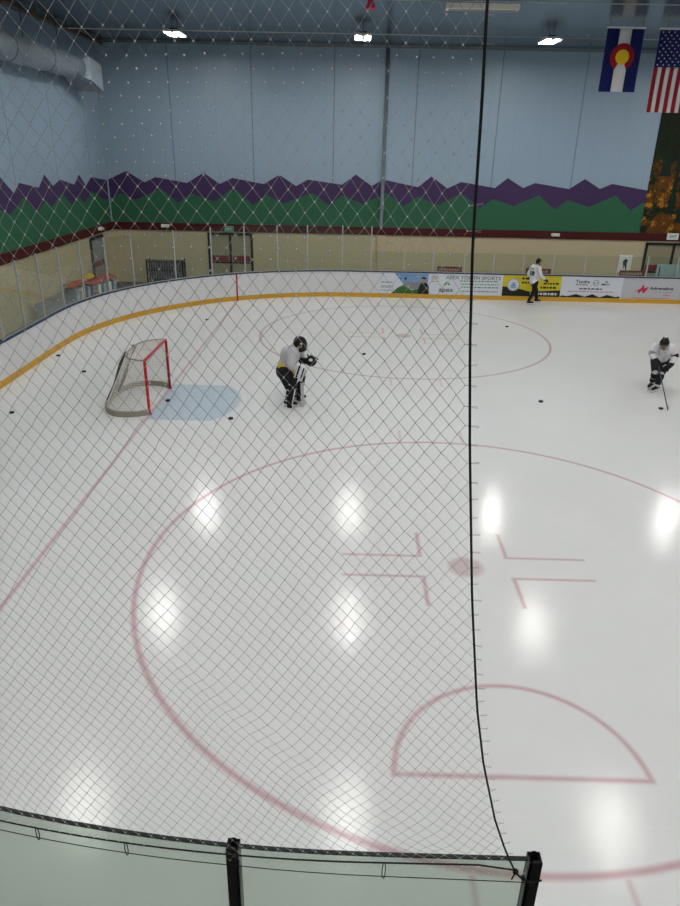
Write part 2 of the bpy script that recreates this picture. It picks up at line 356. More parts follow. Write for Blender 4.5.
# red goal line mark across the boards at x=-6.1
bm = bmesh.new()
xg = -6.1; a0 = math.acos((xg - CF[0]) / RR)
c = arcpt(CF, RR - .016, a0); tdir = Vector((-math.sin(a0), math.cos(a0)))
for z0, z1, o in ((.0, 1.0, 0),):
    q0 = c - tdir * .03; q1 = c + tdir * .03; nrm = Vector((math.cos(a0), math.sin(a0)))
    pts = [q0, q1, q1 + nrm * .02, q0 + nrm * .02]
    A = [bm.verts.new((p.x, p.y, z0)) for p in pts]; B = [bm.verts.new((p.x, p.y, z1)) for p in pts]
    bm.faces.new(A); bm.faces.new(B[::-1])
    for i in range(4): bm.faces.new((A[i], A[(i + 1) % 4], B[(i + 1) % 4], B[i]))
obj('goal_line_mark', bm, M['red'], boards)['label'] = 'red goal line mark on the boards'
# advertising banners
YB = 19.65
def banner(x0, x1, m, label, z0=.17, z1=.995):
    bm = bmesh.new(); box(bm, x0, x1, YB - .006, YB, z0, z1)
    o = obj('advertisement', bm, m, boards); o['label'] = label; return o
def shapes(name, parent, m, polys, y=YB - .009, t=.003):
    bm = bmesh.new()
    for p in polys: slab_xz(bm, p, y, t)
    return obj(name, bm, m, parent)
def lines(parent, m, x0, x1, z, h, n=1, seed=0, y=YB - .009):
    """rows of small illegible print: short word-like bars"""
    rn = random.Random(seed); ps = []
    x = x0
    while x < x1:
        w = min(rn.uniform(.05, .16), x1 - x)
        ps.append([(x, z), (x + w, z), (x + w, z + h), (x, z + h)]); x += w + .035
    return shapes('small_print', parent, m, ps, y)
a1 = banner(-.62, 1.85, M['adwhite'], 'banner with a mountain meadow picture and a person in black')
shapes('picture_sky', a1, M['adsky'], [[(.02, .985), (.42, .52), (1.38, .45), (1.38, .985)]], YB - .008)
shapes('picture_hills', a1, M['inkgrey'], [[(.38, .56), (.6, .64), (.85, .60), (1.05, .66), (1.3, .55), (1.3, .36), (.35, .36)]], YB - .010)
shapes('picture_meadow', a1, M['adgrass'], [[(-.1, .175), (.2, .42), (.36, .50), (.7, .33), (1.38, .40), (1.38, .175)]], YB - .012)
shapes('picture_bird', a1, M['ink'], [[(.22, .80), (.3, .76), (.33, .84), (.3, .72)], [(.42, .80), (.5, .72), (.52, .84), (.47, .68)]], YB - .014)
shapes('picture_figure', a1, M['adblack'], [[(.98, .175), (1.02, .45), (1.1, .60), (1.3, .62), (1.42, .5), (1.44, .175)]], YB - .014)
shapes('picture_face', a1, M['skin'], [disc_xz(1.2, .70, .085, 14)], YB - .015)
shapes('picture_cap', a1, M['hair'], [disc_xz(1.2, .76, .09, 14, 0, PI)], YB - .016)
for k, z in enumerate((.60, .45, .40, .28)): lines(a1, M['ink'] if k == 0 else M['inkgrey'], -.5, -.02, z, .03, seed=k)
for k, z in enumerate((.84, .76, .66)): lines(a1, M['adgold'], 1.5, 1.8, z, .05, seed=20 + k)
a2 = banner(1.86, 4.33, M['adwhite'], 'white banner reading APEX YOUTH SPORTS with a green peak logo')
text('headline', 'APEX YOUTH SPORTS', .19, M['inkgrey'], a2, (3.18, YB - .008, .845), width=2.2, bold=.006)
text('logo_word', 'apex', .26, M['ink'], a2, (2.12, YB - .008, .36), width=.58, bold=.004)
shapes('logo_peak', a2, M['adgreen'], [[(1.98, .52), (2.12, .70), (2.17, .62), (2.10, .56)], [(2.16, .56), (2.2, .66), (2.3, .54)]])
for k, z in enumerate((.70, .58, .46, .30)): lines(a2, M['adgreen'] if k in (0, 2) else M['inkgrey'], 2.65 + .04 * k, 4.2, z, .045, seed=30 + k)
a3 = banner(4.37, 6.70, M['adyellow'], 'yellow and black banner with a round white badge')
shapes('black_panel', a3, M['adblack'], [[(4.37, .175), (6.70, .175), (6.70, .44), (5.5, .36), (4.9, .50), (4.37, .55)]], YB - .008)
shapes('badge_rim', a3, M['inkgrey'], [disc_xz(4.80, .62, .25)], YB - .010)
shapes('badge', a3, M['adwhite'], [disc_xz(4.80, .62, .225)], YB - .012)
shapes('badge_emblem', a3, M['adsky'], [[(4.68, .56), (4.8, .74), (4.92, .56)], [(4.7, .50), (4.9, .50), (4.9, .54), (4.7, .54)]], YB - .014)
for k, (x0, x1, z) in enumerate(((5.12, 5.55, .84), (5.12, 5.6, .68), (6.0, 6.6, .66), (5.9, 6.55, .50))): lines(a3, M['adblack'], x0, x1, z, .07, seed=40 + k)
lines(a3, M['adwhite'], 5.5, 6.6, .24, .09, seed=48, y=YB - .012)
a4 = banner(6.72, 9.12, M['adwhite'], 'white banner with three small logos over a dark mountain ridge')
shapes('ridge', a4, M['adblack'], [[(6.72, .175), (9.1, .175), (9.1, .26), (8.95, .22), (8.6, .30), (8.3, .20), (8.0, .32), (7.7, .21), (7.35, .31), (7.0, .22), (6.8, .25), (6.72, .22)]])
text('logo_word', 'Tundra', .17, M['ink'], a4, (7.55, YB - .009, .80), width=.55, bold=.004)['label'] = 'dark logo word, hardly legible'
lines(a4, M['inkgrey'], 7.28, 7.75, .66, .05, seed=50)
shapes('logo_ring', a4, M['inkgrey'], [disc_xz(8.08, .76, .12)], YB - .009); shapes('logo_disc', a4, M['adwhite'], [disc_xz(8.08, .76, .095)], YB - .011)
lines(a4, M['inkgrey'], 7.99, 8.17, .74, .04, seed=51, y=YB - .013)
shapes('logo_peak', a4, M['inkgrey'], [[(8.4, .78), (8.48, .88), (8.56, .78)]]); lines(a4, M['ink'], 8.3, 8.62, .68, .06, seed=52)
lines(a4, M['ink'], 7.45, 8.35, .50, .05, seed=53); lines(a4, M['adred'], 7.0, 8.8, .40, .025, seed=54)
a5 = banner(9.16, 11.9, M['adgrey'], 'pale grey banner with a red zigzag logo')
shapes('logo_zigzag', a5, M['adred'], [[(9.62, .42), (9.9, .60), (9.98, .76), (10.03, .60), (10.2, .66), (10.12, .50), (10.0, .38), (9.95, .52), (9.82, .36), (9.8, .50)]])
text('logo_word', 'Adrenaline', .15, M['ink'], a5, (10.72, YB - .009, .60), width=.95, bold=.004)['label'] = 'slanted dark logo word, hardly legible'
lines(a5, M['inkgrey'], 10.5, 11.15, .45, .02, seed=60); text('logo_word', 'elite', .11, M['adred'], a5, (10.95, YB - .009, .34), width=.3)
lines(a5, M['adred'], 9.6, 11.1, .2, .02, seed=61)

# ------------------------------------------------------------------ shield glass
def wall_post(p, ang, z0, z1, w, d, m, name, label, group, cap=False):
    e = empty(name, (p.x, p.y, z0), ang); tag(e, label, 'post', group)
    bm = bmesh.new(); h = z1 - z0
    if not cap:
        box(bm, -d / 2, d / 2, -w / 2, w / 2, 0, h); obj('upright', bm, m, e, bevel=.004)
        bm = bmesh.new(); box(bm, -d / 2 - .015, d / 2 + .015, -w / 2 - .02, w / 2 + .02, 0, .02); obj('foot_plate', bm, m, e)
    else:       # hollow square section, open at the top, with a round bore
        t = .006
        for a in ((-d / 2, -d / 2 + t, -w / 2, w / 2), (d / 2 - t, d / 2, -w / 2, w / 2), (-d / 2, d / 2, -w / 2, -w / 2 + t), (-d / 2, d / 2, w / 2 - t, w / 2)): box(bm, *a, 0, h)
        obj('upright', bm, m, e)
        bm = bmesh.new()
        tube(bm, [(d * .05, 0, 0), (d * .05, 0, h + .012)], w * .36, 16, cap=False); tube(bm, [(d * .05, 0, 0), (d * .05, 0, h + .012)], w * .28, 16, cap=False)
        obj('inner_sleeve', bm, m, e)
        bm = bmesh.new(); box(bm, -d / 2 - .012, -d / 2, -w * .3, w * .3, 0, h + .018); obj('clamp_strip', bm, m, e)
    return e
def pane(path, z0, z1, m, label, group, rim=None, off=.07, t=.012):
    """one curved or straight shield pane along path (2-D points already offset)"""
    e = empty('glass_pane', (0, 0, 0)); tag(e, label, 'glass pane', group)
    def strip(bm, tt, a, b):
        L = []
        for i, p in enumerate(path):
            d = (path[min(i + 1, len(path) - 1)] - path[max(i - 1, 0)]).normalized(); nrm = Vector((-d.y, d.x)) * tt / 2
            L.append([bm.verts.new((q.x, q.y, z)) for q, z in ((p - nrm, a), (p + nrm, a), (p + nrm, b), (p - nrm, b))])
        for u, v in zip(L, L[1:]):
            for s in range(4): bm.faces.new((u[s], u[(s + 1) % 4], v[(s + 1) % 4], v[s]))
        bm.faces.new(L[0]); bm.faces.new(L[-1][::-1])
    bm = bmesh.new(); strip(bm, t, z0, z1); obj('sheet', bm, m, e)
    if rim:
        bm = bmesh.new(); strip(bm, .017, z1, z1 + rim); obj('top_edge', bm, M['darkrim'], e)['label'] = 'dark top edge trim'
    bm = bmesh.new(); strip(bm, .03, z0 - .03, z0); obj('bottom_channel', bm, M['alu'], e)
    c = path[len(path) // 2]
    return e

class Path:      # arc-length walk along the outline centre of the shield
    def __init__(s, off): 
        s.p = outline(off, step=R(1.5)); s.s = [0]
        for a, b in zip(s.p, s.p[1:]): s.s.append(s.s[-1] + (b - a).length)
    def at(s, t):
        for i in range(len(s.p) - 1):
            if s.s[i + 1] >= t: k = (t - s.s[i]) / (s.s[i + 1] - s.s[i]); return s.p[i].lerp(s.p[i + 1], k), (s.p[i + 1] - s.p[i]).normalized()
        return s.p[-1], (s.p[-1] - s.p[-2]).normalized()
    def seg(s, a, b):
        q = [s.at(a)[0]] + [p for p, t in zip(s.p, s.s) if a + .02 < t < b - .02] + [s.at(b)[0]]
        return q
    def find(s, x=None, y=None, rng=None):
        best = None
        for i in range(4600):
            t = i * .02; p, _ = s.at(t)
            if rng and not (rng[0] <= t <= rng[1]): continue
            d = abs(p.x - x) if y is None else (p - Vector((x, y))).length
            if best is None or d < best[0]: best = (d, t)
        return best[1]
P = Path(.06)
# post stations: low glass along the far side, tall glass from x=-0.95 round to the near side
far_x = [21.5, 20.1, 18.7, 17.3, 15.9, 14.5, 13.5, 12.4, 11.2, 10.01, 8.83, 7.55, 6.3, 5.11, 3.93, 2.79, 1.53, .39]
st_low = [26 - x for x in far_x]
tall_pts = [(-.95, 19.65), (-2.07, 19.65), (-3.44, 19.5), (-4.61, 19.2), (-5.78, 18.6), (-6.95, 17.9), (-8.05, 16.8), (-9.05, 15.25), (-9.55, 14.15), (-9.91, 12.95), (-10.08, 11.76), (-10.1, 10.4), (-10.1, 9.15), (-10.1, 7.93)]
st_tall = [P.find(x=a, y=b, rng=(26, 45)) for a, b in tall_pts]
ordn = ['first', 'second', 'third', 'fourth', 'fifth', 'sixth', 'seventh', 'eighth', 'ninth', 'tenth', 'eleventh', 'twelfth', 'thirteenth', 'fourteenth', 'fifteenth', 'sixteenth', 'seventeenth', 'eighteenth', 'nineteenth']
edges = sorted(st_low) + st_tall
def post_at(t, z0, z1, label, name='shield_post', w=.045, d=.05, m=None, group='pale posts between the shield panes', cap=False):
    p, d_ = P.at(t); return wall_post(p, math.atan2(d_.y, d_.x) + PI / 2, z0, z1, w, d, m or M['alu'], name, label, group, cap)
low_vis = [x for x in far_x if x < 12.8]
for x, t in zip(far_x, st_low):
    if x < 12.8:
        k = len([1 for q in far_x if q <= x]) - 1
        post_at(t, 1.035, 1.83, 'short pale shield post on the far boards, %s to the right of the tall glass' % ordn[k], group='short shield posts on the far boards')
for i, t in enumerate(st_tall):
    post_at(t, 1.035, 2.74, 'tall pale shield post, %s around the corner counting from the low glass' % ordn[i], group='tall shield posts around the rink end')
lo = [t for t, x in zip(st_low, far_x) if x < 14] + [st_tall[0]]
for i, (a, b) in enumerate(zip(lo, lo[1:])):
    k = len(lo) - 2 - i
    pane(P.seg(a + .03, b - .03), 1.065, 1.80, M['glass'], 'low clear shield pane on the far boards, %s to the right of the tall glass' % ordn[k], 'low shield panes on the far boards')
for i, (a, b) in enumerate(zip(st_tall, st_tall[1:])):
    pane(P.seg(a + .03, b - .03), 1.065, 2.72, M['glass'], 'tall clear shield pane, %s around the corner counting from the low glass' % ordn[i], 'tall shield panes around the rink end')
# near side, right below the camera
tn = [P.find(x=-3.54, y=-6.05, rng=(48, 70)), P.find(x=-2.205, y=-6.25, rng=(48, 70)), P.find(x=-.895, y=-6.25, rng=(48, 70))]
nz = 2.605
for t, lb in zip(tn, ('black steel shield post at the outer end of the curved near pane', 'black steel shield post where two near glass panes meet under the net', 'black shield post at the free end of the near glass with net rope tied on')):
    post_at(t, 1.035, nz + .01, lb, w=.055, d=.055, m=M['dark'], group='black posts of the near glass', cap=True)
pane(P.seg(tn[0] + .03, tn[1] - .03), 1.065, nz - .004, M['nearglass'], 'greenish near glass pane bending away on the goal side of the middle post', 'near glass panes', rim=.009)
pane(P.seg(tn[1] + .03, tn[2] - .03), 1.065, nz - .004, M['nearglass'], 'greenish near glass pane between the two black posts', 'near glass panes', rim=.009)

# ------------------------------------------------------------------ protective net
PN = Path(.115)
T_END = PN.find(x=-.9, y=-6.365, rng=(48, 72))
rope_pts = [(9.0, -1.442), (5.76, -1.441), (5.54, -1.431), (5.19, -1.421), (4.9, -1.401), (4.58, -1.371), (4.01, -1.309), (3.51, -1.242), (3.23, -1.189), (2.92, -1.11), (2.72, -1.04), (2.60, -.985), (2.53, -.93)]
def rope_x(z):
    for (za, xa), (zb, xb) in zip(rope_pts, rope_pts[1:]):
        if z >= zb:
            k = min(1, (za - z) / (za - zb)); return xa + (xb - xa) * k
    return rope_pts[-1][1]
def net_xy(x_eq, z):
    """x_eq is distance measured along the boards as if straight (x on the straight part)"""
    if x_eq > -1.6: return Vector((x_eq, -6.25 - .115))
    a = (-1.6 - x_eq) / (RR + .115)
    return Vector((-1.6 - (RR + .115) * math.sin(a), 2.25 - (RR + .115) * math.cos(a)))
ZBOT, ZTOP = 2.585, 9.0
HP, VP = .0505, .064
def ss(x): x = max(0, min(1, x)); return x * x * (3 - 2 * x)
def netp(i, j):
    """i: half-column index leftwards from the rope, j: half-row index upwards"""
    z = ZBOT + j * VP / 2
    u = i * HP / 2                                # distance from the rope
    x = -1.40 - u
    k = math.exp(-max(u, 0) / 2.6)                # the columns follow the rope near it
    x += (rope_x(z) + 1.40) * (k if u > 0 else 1)
    # tension fold running from the goal side down to the rope foot
    fold = z - (2.50 + 1.10 * u)
    low = ss((u - .05) / .25) * ss((1.25 - u) / .5)
    g = math.exp(-abs(fold) / .22) * low
    if 0 < j: z -= .085 * g * ss(j / 6)
    x += .030 * low * math.tanh(fold / .12) * math.exp(-(fold / .5) ** 2)
    x += .012 * math.sin(z * 2.3 + u * 1.9) + .007 * math.sin(u * 5.1 - z * 3.7) + .004 * math.sin(z * 9 + u * 7)
    jr = random.Random(i * 1000 + j); x += jr.uniform(-.0022, .0022); z += jr.uniform(-.0025, .0025) if j else 0
    dz = .010 * math.sin(u * 2.1 + z * 1.3) * ss((z - ZBOT) / .3)
    p = net_xy(x, z)
    d = .035 * math.sin(u * 1.6 + z * .9) * ss((z - ZBOT) / .8) - .05 * g * low
    nrm = (p - Vector((-1.6, 2.25))).normalized() if p.x < -1.6 else Vector((0, -1))
    p = p + nrm * (d + .0)
    return Vector((p.x, p.y, z + dz))
NI = int(3.6 / (HP / 2)); NJ = int((ZTOP - ZBOT) / (VP / 2))
net = empty('protective_net', (-1.4, -6.36, ZBOT)); tag(net, 'grey diamond-mesh spectator net hanging above the near glass', 'net')
def strand(bm, a, b, r):
    d = (b - a); l = d.length
    if l < 1e-5: return
    d /= l; u = d.cross(Vector((0, 1, 0)))
    if u.length < .1: u = d.cross(Vector((1, 0, 0)))
    u.normalize(); v = d.cross(u)
    A = [bm.verts.new(a + u * r * math.cos(t) + v * r * math.sin(t)) for t in (.5, 2.6, 4.7)]; B = [bm.verts.new(b + u * r * math.cos(t) + v * r * math.sin(t)) for t in (.5, 2.6, 4.7)]
    for k in range(3): bm.faces.new((A[k], A[(k + 1) % 3], B[(k + 1) % 3], B[k]))
O = net.location
pts = {}
for i in range(-1, NI):
    for j in range(0, NJ):
        if (i + j) % 2 == 0:
            p = netp(i, j)
            if i == -1: p.y += random.uniform(-.004, .004); p.z += random.uniform(-.006, .006)
            pts[(i, j)] = p
bm = bmesh.new(); RN = .00072
for (i, j), p in pts.items():
    for q in ((i + 1, j + 1), (i - 1, j + 1)):
        if q in pts:
            if i < 0 or q[0] < 0: continue
            strand(bm, p - O, pts[q] - O, RN)
# free loops that stick out past the rope
for (i, j), p in pts.items():
    if i == 0:
        rx = rope_x(p.z); q = Vector((rx + random.uniform(.024, .036), p.y + random.uniform(-.004, .004), p.z + random.uniform(-.004, .006)))
        strand(bm, p - O, q - O + Vector((0, 0, .002)), RN); strand(bm, p - O, q - O - Vector((0, 0, .003)), RN)
obj('mesh', bm, M['twine'], net)
bm = bmesh.new()
for (i, j), p in pts.items():
    if i < 0: continue
    q = p - O; s = .0033
    V = [bm.verts.new(q + Vector(d) * s) for d in ((1, 0, 0), (-1, 0, 0), (0, 1, 0), (0, -1, 0), (0, 0, 1), (0, 0, -1))]
    for a, b, c in ((0, 2, 4), (2, 1, 4), (1, 3, 4), (3, 0, 4), (2, 0, 5), (1, 2, 5), (3, 1, 5), (0, 3, 5)): bm.faces.new((V[a], V[b], V[c]))
obj('mesh_knot', bm, M['knot'], net)['label'] = 'pale knots of the net'
# edge rope
bm = bmesh.new(); rp = []
z = 9.0
while z > 2.56: rp.append(Vector((rope_x(z), -6.372, z)) - O); z -= .08
rp.append(Vector((-.95, -6.36, 2.545)) - O); tube(bm, rp, .0042, 8)
obj('edge_rope', bm, M['rope'], net)['label'] = 'black rope down the free edge of the net'
bm = bmesh.new()
bmesh.ops.create_uvsphere(bm, u_segments=10, v_segments=8, radius=.013, matrix=Matrix.Translation(Vector((-.985, -6.365, 2.598)) - O) @ Matrix.Diagonal((1, .8, 1.25, 1)))
bmesh.ops.create_uvsphere(bm, u_segments=8, v_segments=6, radius=.011, matrix=Matrix.Translation(Vector((-.945, -6.355, 2.545)) - O))
tube(bm, [Vector((-.985, -6.365, 2.59)) - O, Vector((-.998, -6.37, 2.555)) - O], .003, 6)
tube(bm, [Vector((-.95, -6.36, 2.545)) - O, Vector((-.91, -6.36, 2.525)) - O, Vector((-.86, -6.35, 2.525)) - O], .005, 6)
obj('rope_knot', bm, M['rope'], net)
# bottom cables and their clips
def along(xa, xb, za, zb, n=14, sag=0, off=.0):
    o = []
    for k in range(n + 1):
        t = k / n; x = xa + (xb - xa) * t; p = net_xy(x, 0); nrm = (p - Vector((-1.6, 2.25))).normalized() if x < -1.6 else Vector((0, -1))
        p = p + nrm * off
        o.append(Vector((p.x, p.y, za + (zb - za) * t - sag * 4 * t * (1 - t))))
    return o
zc1, zc2 = 2.622, 2.555
c1 = along(-5.0, -2.21, zc1 - .045, zc1, 20) + along(-2.2, -1.15, zc1, zc1 + .012, 8, .0)[1:] + [Vector((-.985, -6.365, zc1 - .015))]
bm = bmesh.new(); tube(bm, c1, .0036, 8); tag(obj('bottom_cable', bm, M['rope']), 'upper black cable that holds the foot of the net to the near glass', 'cable', 'cables along the near glass')
c2 = along(-5.0, -2.21, zc2 - .035, zc2, 20) + along(-2.2, -.90, zc2, zc2 - .025, 8)[1:]
bm = bmesh.new(); tube(bm, c2, .0021, 6); tag(obj('bottom_cable', bm, M['rope']), 'lower thin black cable strung between the posts under the net', 'cable', 'cables along the near glass')
def cable_pt(c, x): return min(c, key=lambda p: abs(p.x - x))
for x, lb in ((-3.10, 'black clip joining the two net cables, outermost on the goal side'), (-2.68, 'black clip joining the two net cables, nearest the middle post on its goal side'), (-1.55, 'black clip joining the two net cables between the two black posts')):
    def zi(c):
        for a, b in zip(c, c[1:]):
            if a.x <= x <= b.x: k = (x - a.x) / (b.x - a.x); return a.lerp(b, k)
    p, q = zi(c1), zi(c2)
    bm = bmesh.new(); lp = []
    for k in range(13):
        t = 2 * PI * k / 12; m_ = (p + q) / 2; hh = (p.z - q.z) / 2 + .008
        lp.append(m_ + Vector((.007 * math.cos(t), -.004, hh * math.sin(t))))
    tube(bm, lp, .0022, 6); tag(obj('cable_clip', bm, M['rope']), lb, 'clip', 'clips on the net cables')

# ------------------------------------------------------------------ goal
goal = empty('hockey_goal', (-6.1, 6.7, 0)); tag(goal, 'red-framed hockey goal with white netting standing on the goal line', 'goal')
def bez(pts, n=10):
    out = []
    P_ = [Vector(p) for p in pts]
    P2 = [P_[0]] + P_ + [P_[-1]]
    for i in range(1, len(P2) - 2):
        for k in range(n):
            t = k / n; a, b, c, d = P2[i - 1:i + 3]
            out.append(.5 * ((2 * b) + (c - a) * t + (2 * a - 5 * b + 4 * c - d) * t * t + (3 * b - a - 3 * c + d) * t ** 3))
    out.append(P_[-1]); return out
HW, HH = .915, 1.22
bm = bmesh.new()
tube(bm, [(0, -HW, 0), (0, -HW, HH - .05), (0, -HW + .02, HH - .012), (0, -HW + .06, HH), (0, HW - .06, HH), (0, HW - .02, HH - .012), (0, HW, HH - .05), (0, HW, 0)], .032, 12)
obj('post_frame', bm, M['red'], goal)['label'] = 'bright red posts and crossbar'
base = bez([(0, -HW, .05), (-.30, -1.08, .05), (-.72, -1.06, .05), (-1.00, -.75, .05), (-1.10, -.3, .05), (-1.10, .3, .05), (-1.00, .75, .05), (-.72, 1.06, .05), (-.30, 1.08, .05), (0, HW, .05)], 6)
top = bez([(0, -HW, HH), (-.22, -.86, HH), (-.42, -.72, HH), (-.54, -.45, HH), (-.56, 0, HH), (-.56, .0, HH), (-.54, .45, HH), (-.42, .72, HH), (-.22, .86, HH), (0, HW, HH)], 6)
bm = bmesh.new(); tube(bm, top, .018, 8); obj('top_shelf_frame', bm, M['goalpad'], goal)
bm = bmesh.new()
nb = len(base)
for z0, z1, rr in ((0, .11, .045),):
    L = []
    for i, p in enumerate(base):
        d = (base[min(i + 1, nb - 1)] - base[max(i - 1, 0)]).normalized(); nr = Vector((-d.y, d.x, 0)) * .028
        L.append([bm.verts.new(Vector((p.x, p.y, z)) + s * nr) for s, z in ((-1, 0), (1, 0), (1, .12), (-1, .12))])
    for u, v in zip(L, L[1:]):
        for s in range(4): bm.faces.new((u[s], u[(s + 1) % 4], v[(s + 1) % 4], v[s]))
    bm.faces.new(L[0]); bm.faces.new(L[-1][::-1])
obj('base_skirt', bm, M['goalpad'], goal)['label'] = 'worn tan canvas skirt around the base'
bm = bmesh.new()
for s in (-1, 1):
    tube(bm, [(-.56, .30 * s, HH), (-.72, .30 * s, .95), (-.90, .32 * s, .45), (-1.09, .34 * s, .10)], .05, 8)
obj('back_brace', bm, M['goaldark'], goal)['label'] = 'dark padded rear brace'
bm = bmesh.new()
# netting: square mesh, between top and base curves, as thin strands
def lattice(P0, P1, nu, nv, r, sagf=0):
    def samp(c, t):
        k = t * (len(c) - 1); i = min(int(k), len(c) - 2); return c[i].lerp(c[i + 1], k - i)
    G = [[samp(P0, u / nu).lerp(samp(P1, u / nu), v / nv) + (Vector((0, 0, 0))) for v in range(nv + 1)] for u in range(nu + 1)]
    for u in range(nu):
        for v in range(nv):
            s = math.sin(PI * v / nv)
            a, b, c = G[u][v], G[u + 1][v + 1], G[u + 1][v]
            strand(bm, a, G[u][v + 1], r); strand(bm, a, c, r)
lattice(top, [Vector((p.x, p.y, .10)) for p in base], 84, 26, .0040)
half = len(top) // 2
front = [Vector((0, -HW + 2 * HW * k / 20, HH)) for k in range(21)]
lattice(front, top, 34, 11, .0040)
obj('netting', bm, M['goalnet'], goal)['label'] = 'off-white twine netting'
bm = bmesh.new()
for s in (-1, 1): box(bm, -.05, .05, HW * s - .04, HW * s + .04, 0, .015)
obj('post_peg_plate', bm, M['goaldark'], goal)

# ------------------------------------------------------------------ pucks
bm = bmesh.new()
bmesh.ops.create_cone(bm, cap_ends=True, segments=24, radius1=.042, radius2=.042, depth=.03, matrix=Matrix.Translation((0, 0, .0155)))
proto = obj('hockey_puck', bm, M['rubber'], bevel=.002); first = True
for x, y, lb in ((-9.1, 5.67, 'black puck lying alone near the end boards, nearest the camera behind the goal'), (-9.86, 10.18, 'black puck lying against the yellow kick plate in the corner'),
                 (-8.62, 8.76, 'black puck on open ice between the goal and the corner boards'), (-5.92, 6.69, 'black puck on the goal line in the goal mouth'),
                 (-4.28, 5.63, 'black puck just outside the blue crease'), (-1.29, 11.08, 'black puck on open ice behind the goaltender, inside the far circle'),
                 (2.88, 7.25, 'black puck on bare ice between the rope and the bent skater'), (3.65, 14.95, 'black puck inside the far circle below the yellow banner'),
                 (5.62, 6.95, 'black puck beside the blade of the skater stick'), (-6.62, 14.96, 'black puck on the ice far behind the goal below the red board mark')):
    o = proto if first else proto.copy()
    if not first: COL.objects.link(o)
    first = False; o.location = (x, y, .0); o.scale = (1.25, 1.25, 1.1); tag(o, lb, 'puck', 'pucks scattered on the ice')

# ------------------------------------------------------------------ people
def blob(name, cones, m, parent, ell=(), voxel=.014, smooth=3, mats=None):
    """round cones ((p,r),(q,r)) and ellipsoids (c,(rx,ry,rz),rot) fused into one continuous surface"""
    bm = bmesh.new()
    def sph(p, r):
        bmesh.ops.create_uvsphere(bm, u_segments=14, v_segments=10, radius=r, matrix=Matrix.Translation(Vector(p)))
    for (p, a), (q, b) in cones:
        p = Vector(p); q = Vector(q); sph(p, a); sph(q, b)
        if (q - p).length > 1e-4: tube(bm, [p, q], a, 14, rs=[a, b])
    for e in ell:
        c, rr = e[0], e[1]; rot = e[2] if len(e) > 2 else (0, 0, 0)
        from mathutils import Euler
        bmesh.ops.create_uvsphere(bm, u_segments=18, v_segments=12, radius=1, matrix=Matrix.Translation(Vector(c)) @ Euler(rot).to_matrix().to_4x4() @ Matrix.Diagonal((*rr, 1)))
    bmesh.ops.recalc_face_normals(bm, faces=bm.faces)
    me = bpy.data.meshes.new('tmp'); bm.to_mesh(me); bm.free()
    t = bpy.data.objects.new('tmp', me); COL.objects.link(t)
    md = t.modifiers.new('r', 'REMESH'); md.mode = 'VOXEL'; md.voxel_size = voxel
    sm = t.modifiers.new('s', 'SMOOTH'); sm.factor = .5; sm.iterations = smooth
    dg = bpy.context.evaluated_depsgraph_get(); dg.update()
    out = bpy.data.meshes.new_from_object(t.evaluated_get(dg)); out.name = name
    bpy.data.objects.remove(t)
    out.materials.clear()
    for k in (m if isinstance(m, (list, tuple)) else [m]): out.materials.append(k)
    for p in out.polygons: p.use_smooth = True
    o = bpy.data.objects.new(name, out); COL.objects.link(o); o.parent = parent
    return o
V = Vector
def limb(*a):      # chain of (point, radius)
    return list(zip(a, a[1:]))
def body(J, parent, m):
    c = []
    c += limb((J['pel'], .14), (J['che'], .155), (J['nec'], .065), (J['hd'] - V((0, 0, .03)), .07))
    for s in 'LR':
        c += limb((J['che'], .10), (J['sh' + s], .075), (J['el' + s], .045), (J['wr' + s], .032), (J['ha' + s], .038))
        c += limb((J['pel'], .12), (J['hi' + s], .10), (J['kn' + s], .062), (J['an' + s], .040), (V((J['an' + s].x, J['an' + s].y, .12)).lerp(V((J['to' + s].x, J['to' + s].y, .11)), .5), .026))
        f = (J['ha' + s] - J['wr' + s]).normalized(); sd = f.cross(V((0, 0, 1))); sd = sd.normalized() if sd.length > .1 else V((1, 0, 0))
        for k, o in enumerate((-.03, -.01, .01, .03)):
            b0 = J['ha' + s] + sd * o; c += limb((b0, .011), (b0 + f * (.05 - .004 * abs(k - 1.5)), .010), (b0 + f * .065 + V((0, 0, -.03)), .009))
        b0 = J['ha' + s] - f * .02 + sd * .035; c += limb((b0, .012), (b0 + sd * .025 + f * .03, .011), (b0 + sd * .02 + f * .055, .010))
    hd = J['hd']; fd = J['fd']
    side = fd.cross(V((0, 0, 1))).normalized()
    e = [(hd, (.078, .098, .115), (0, 0, math.atan2(-fd.x, fd.y)))]
    c += limb((hd + fd * .085 + V((0, 0, .01)), .012), (hd + fd * .112 - V((0, 0, .015)), .014))             # nose
    c += limb((hd + side * .078, .016), (hd + side * .08 - V((0, 0, .03)), .013)); c += limb((hd - side * .078, .016), (hd - side * .08 - V((0, 0, .03)), .013))
    c += limb((hd + fd * .07 - V((0, 0, .085)), .032), (hd + fd * .05 - V((0, 0, .07)), .05))
    b = blob('body', c, m, parent, e, voxel=.012, smooth=2)
    bm = bmesh.new()
    for s in (-1, 1): bmesh.ops.create_uvsphere(bm, u_segments=8, v_segments=6, radius=.013, matrix=Matrix.Translation(hd + fd * .088 + side * .032 * s + V((0, 0, .015))))
    obj('eyes', bm, M['ink'], parent, True)
    bm = bmesh.new(); tube(bm, [hd + fd * .095 + side * k * .012 - V((0, 0, .055)) for k in (-2, -1, 0, 1, 2)], .006, 6); obj('mouth', bm, mat('lips', (.3, .1, .09), .5), parent)
    return b
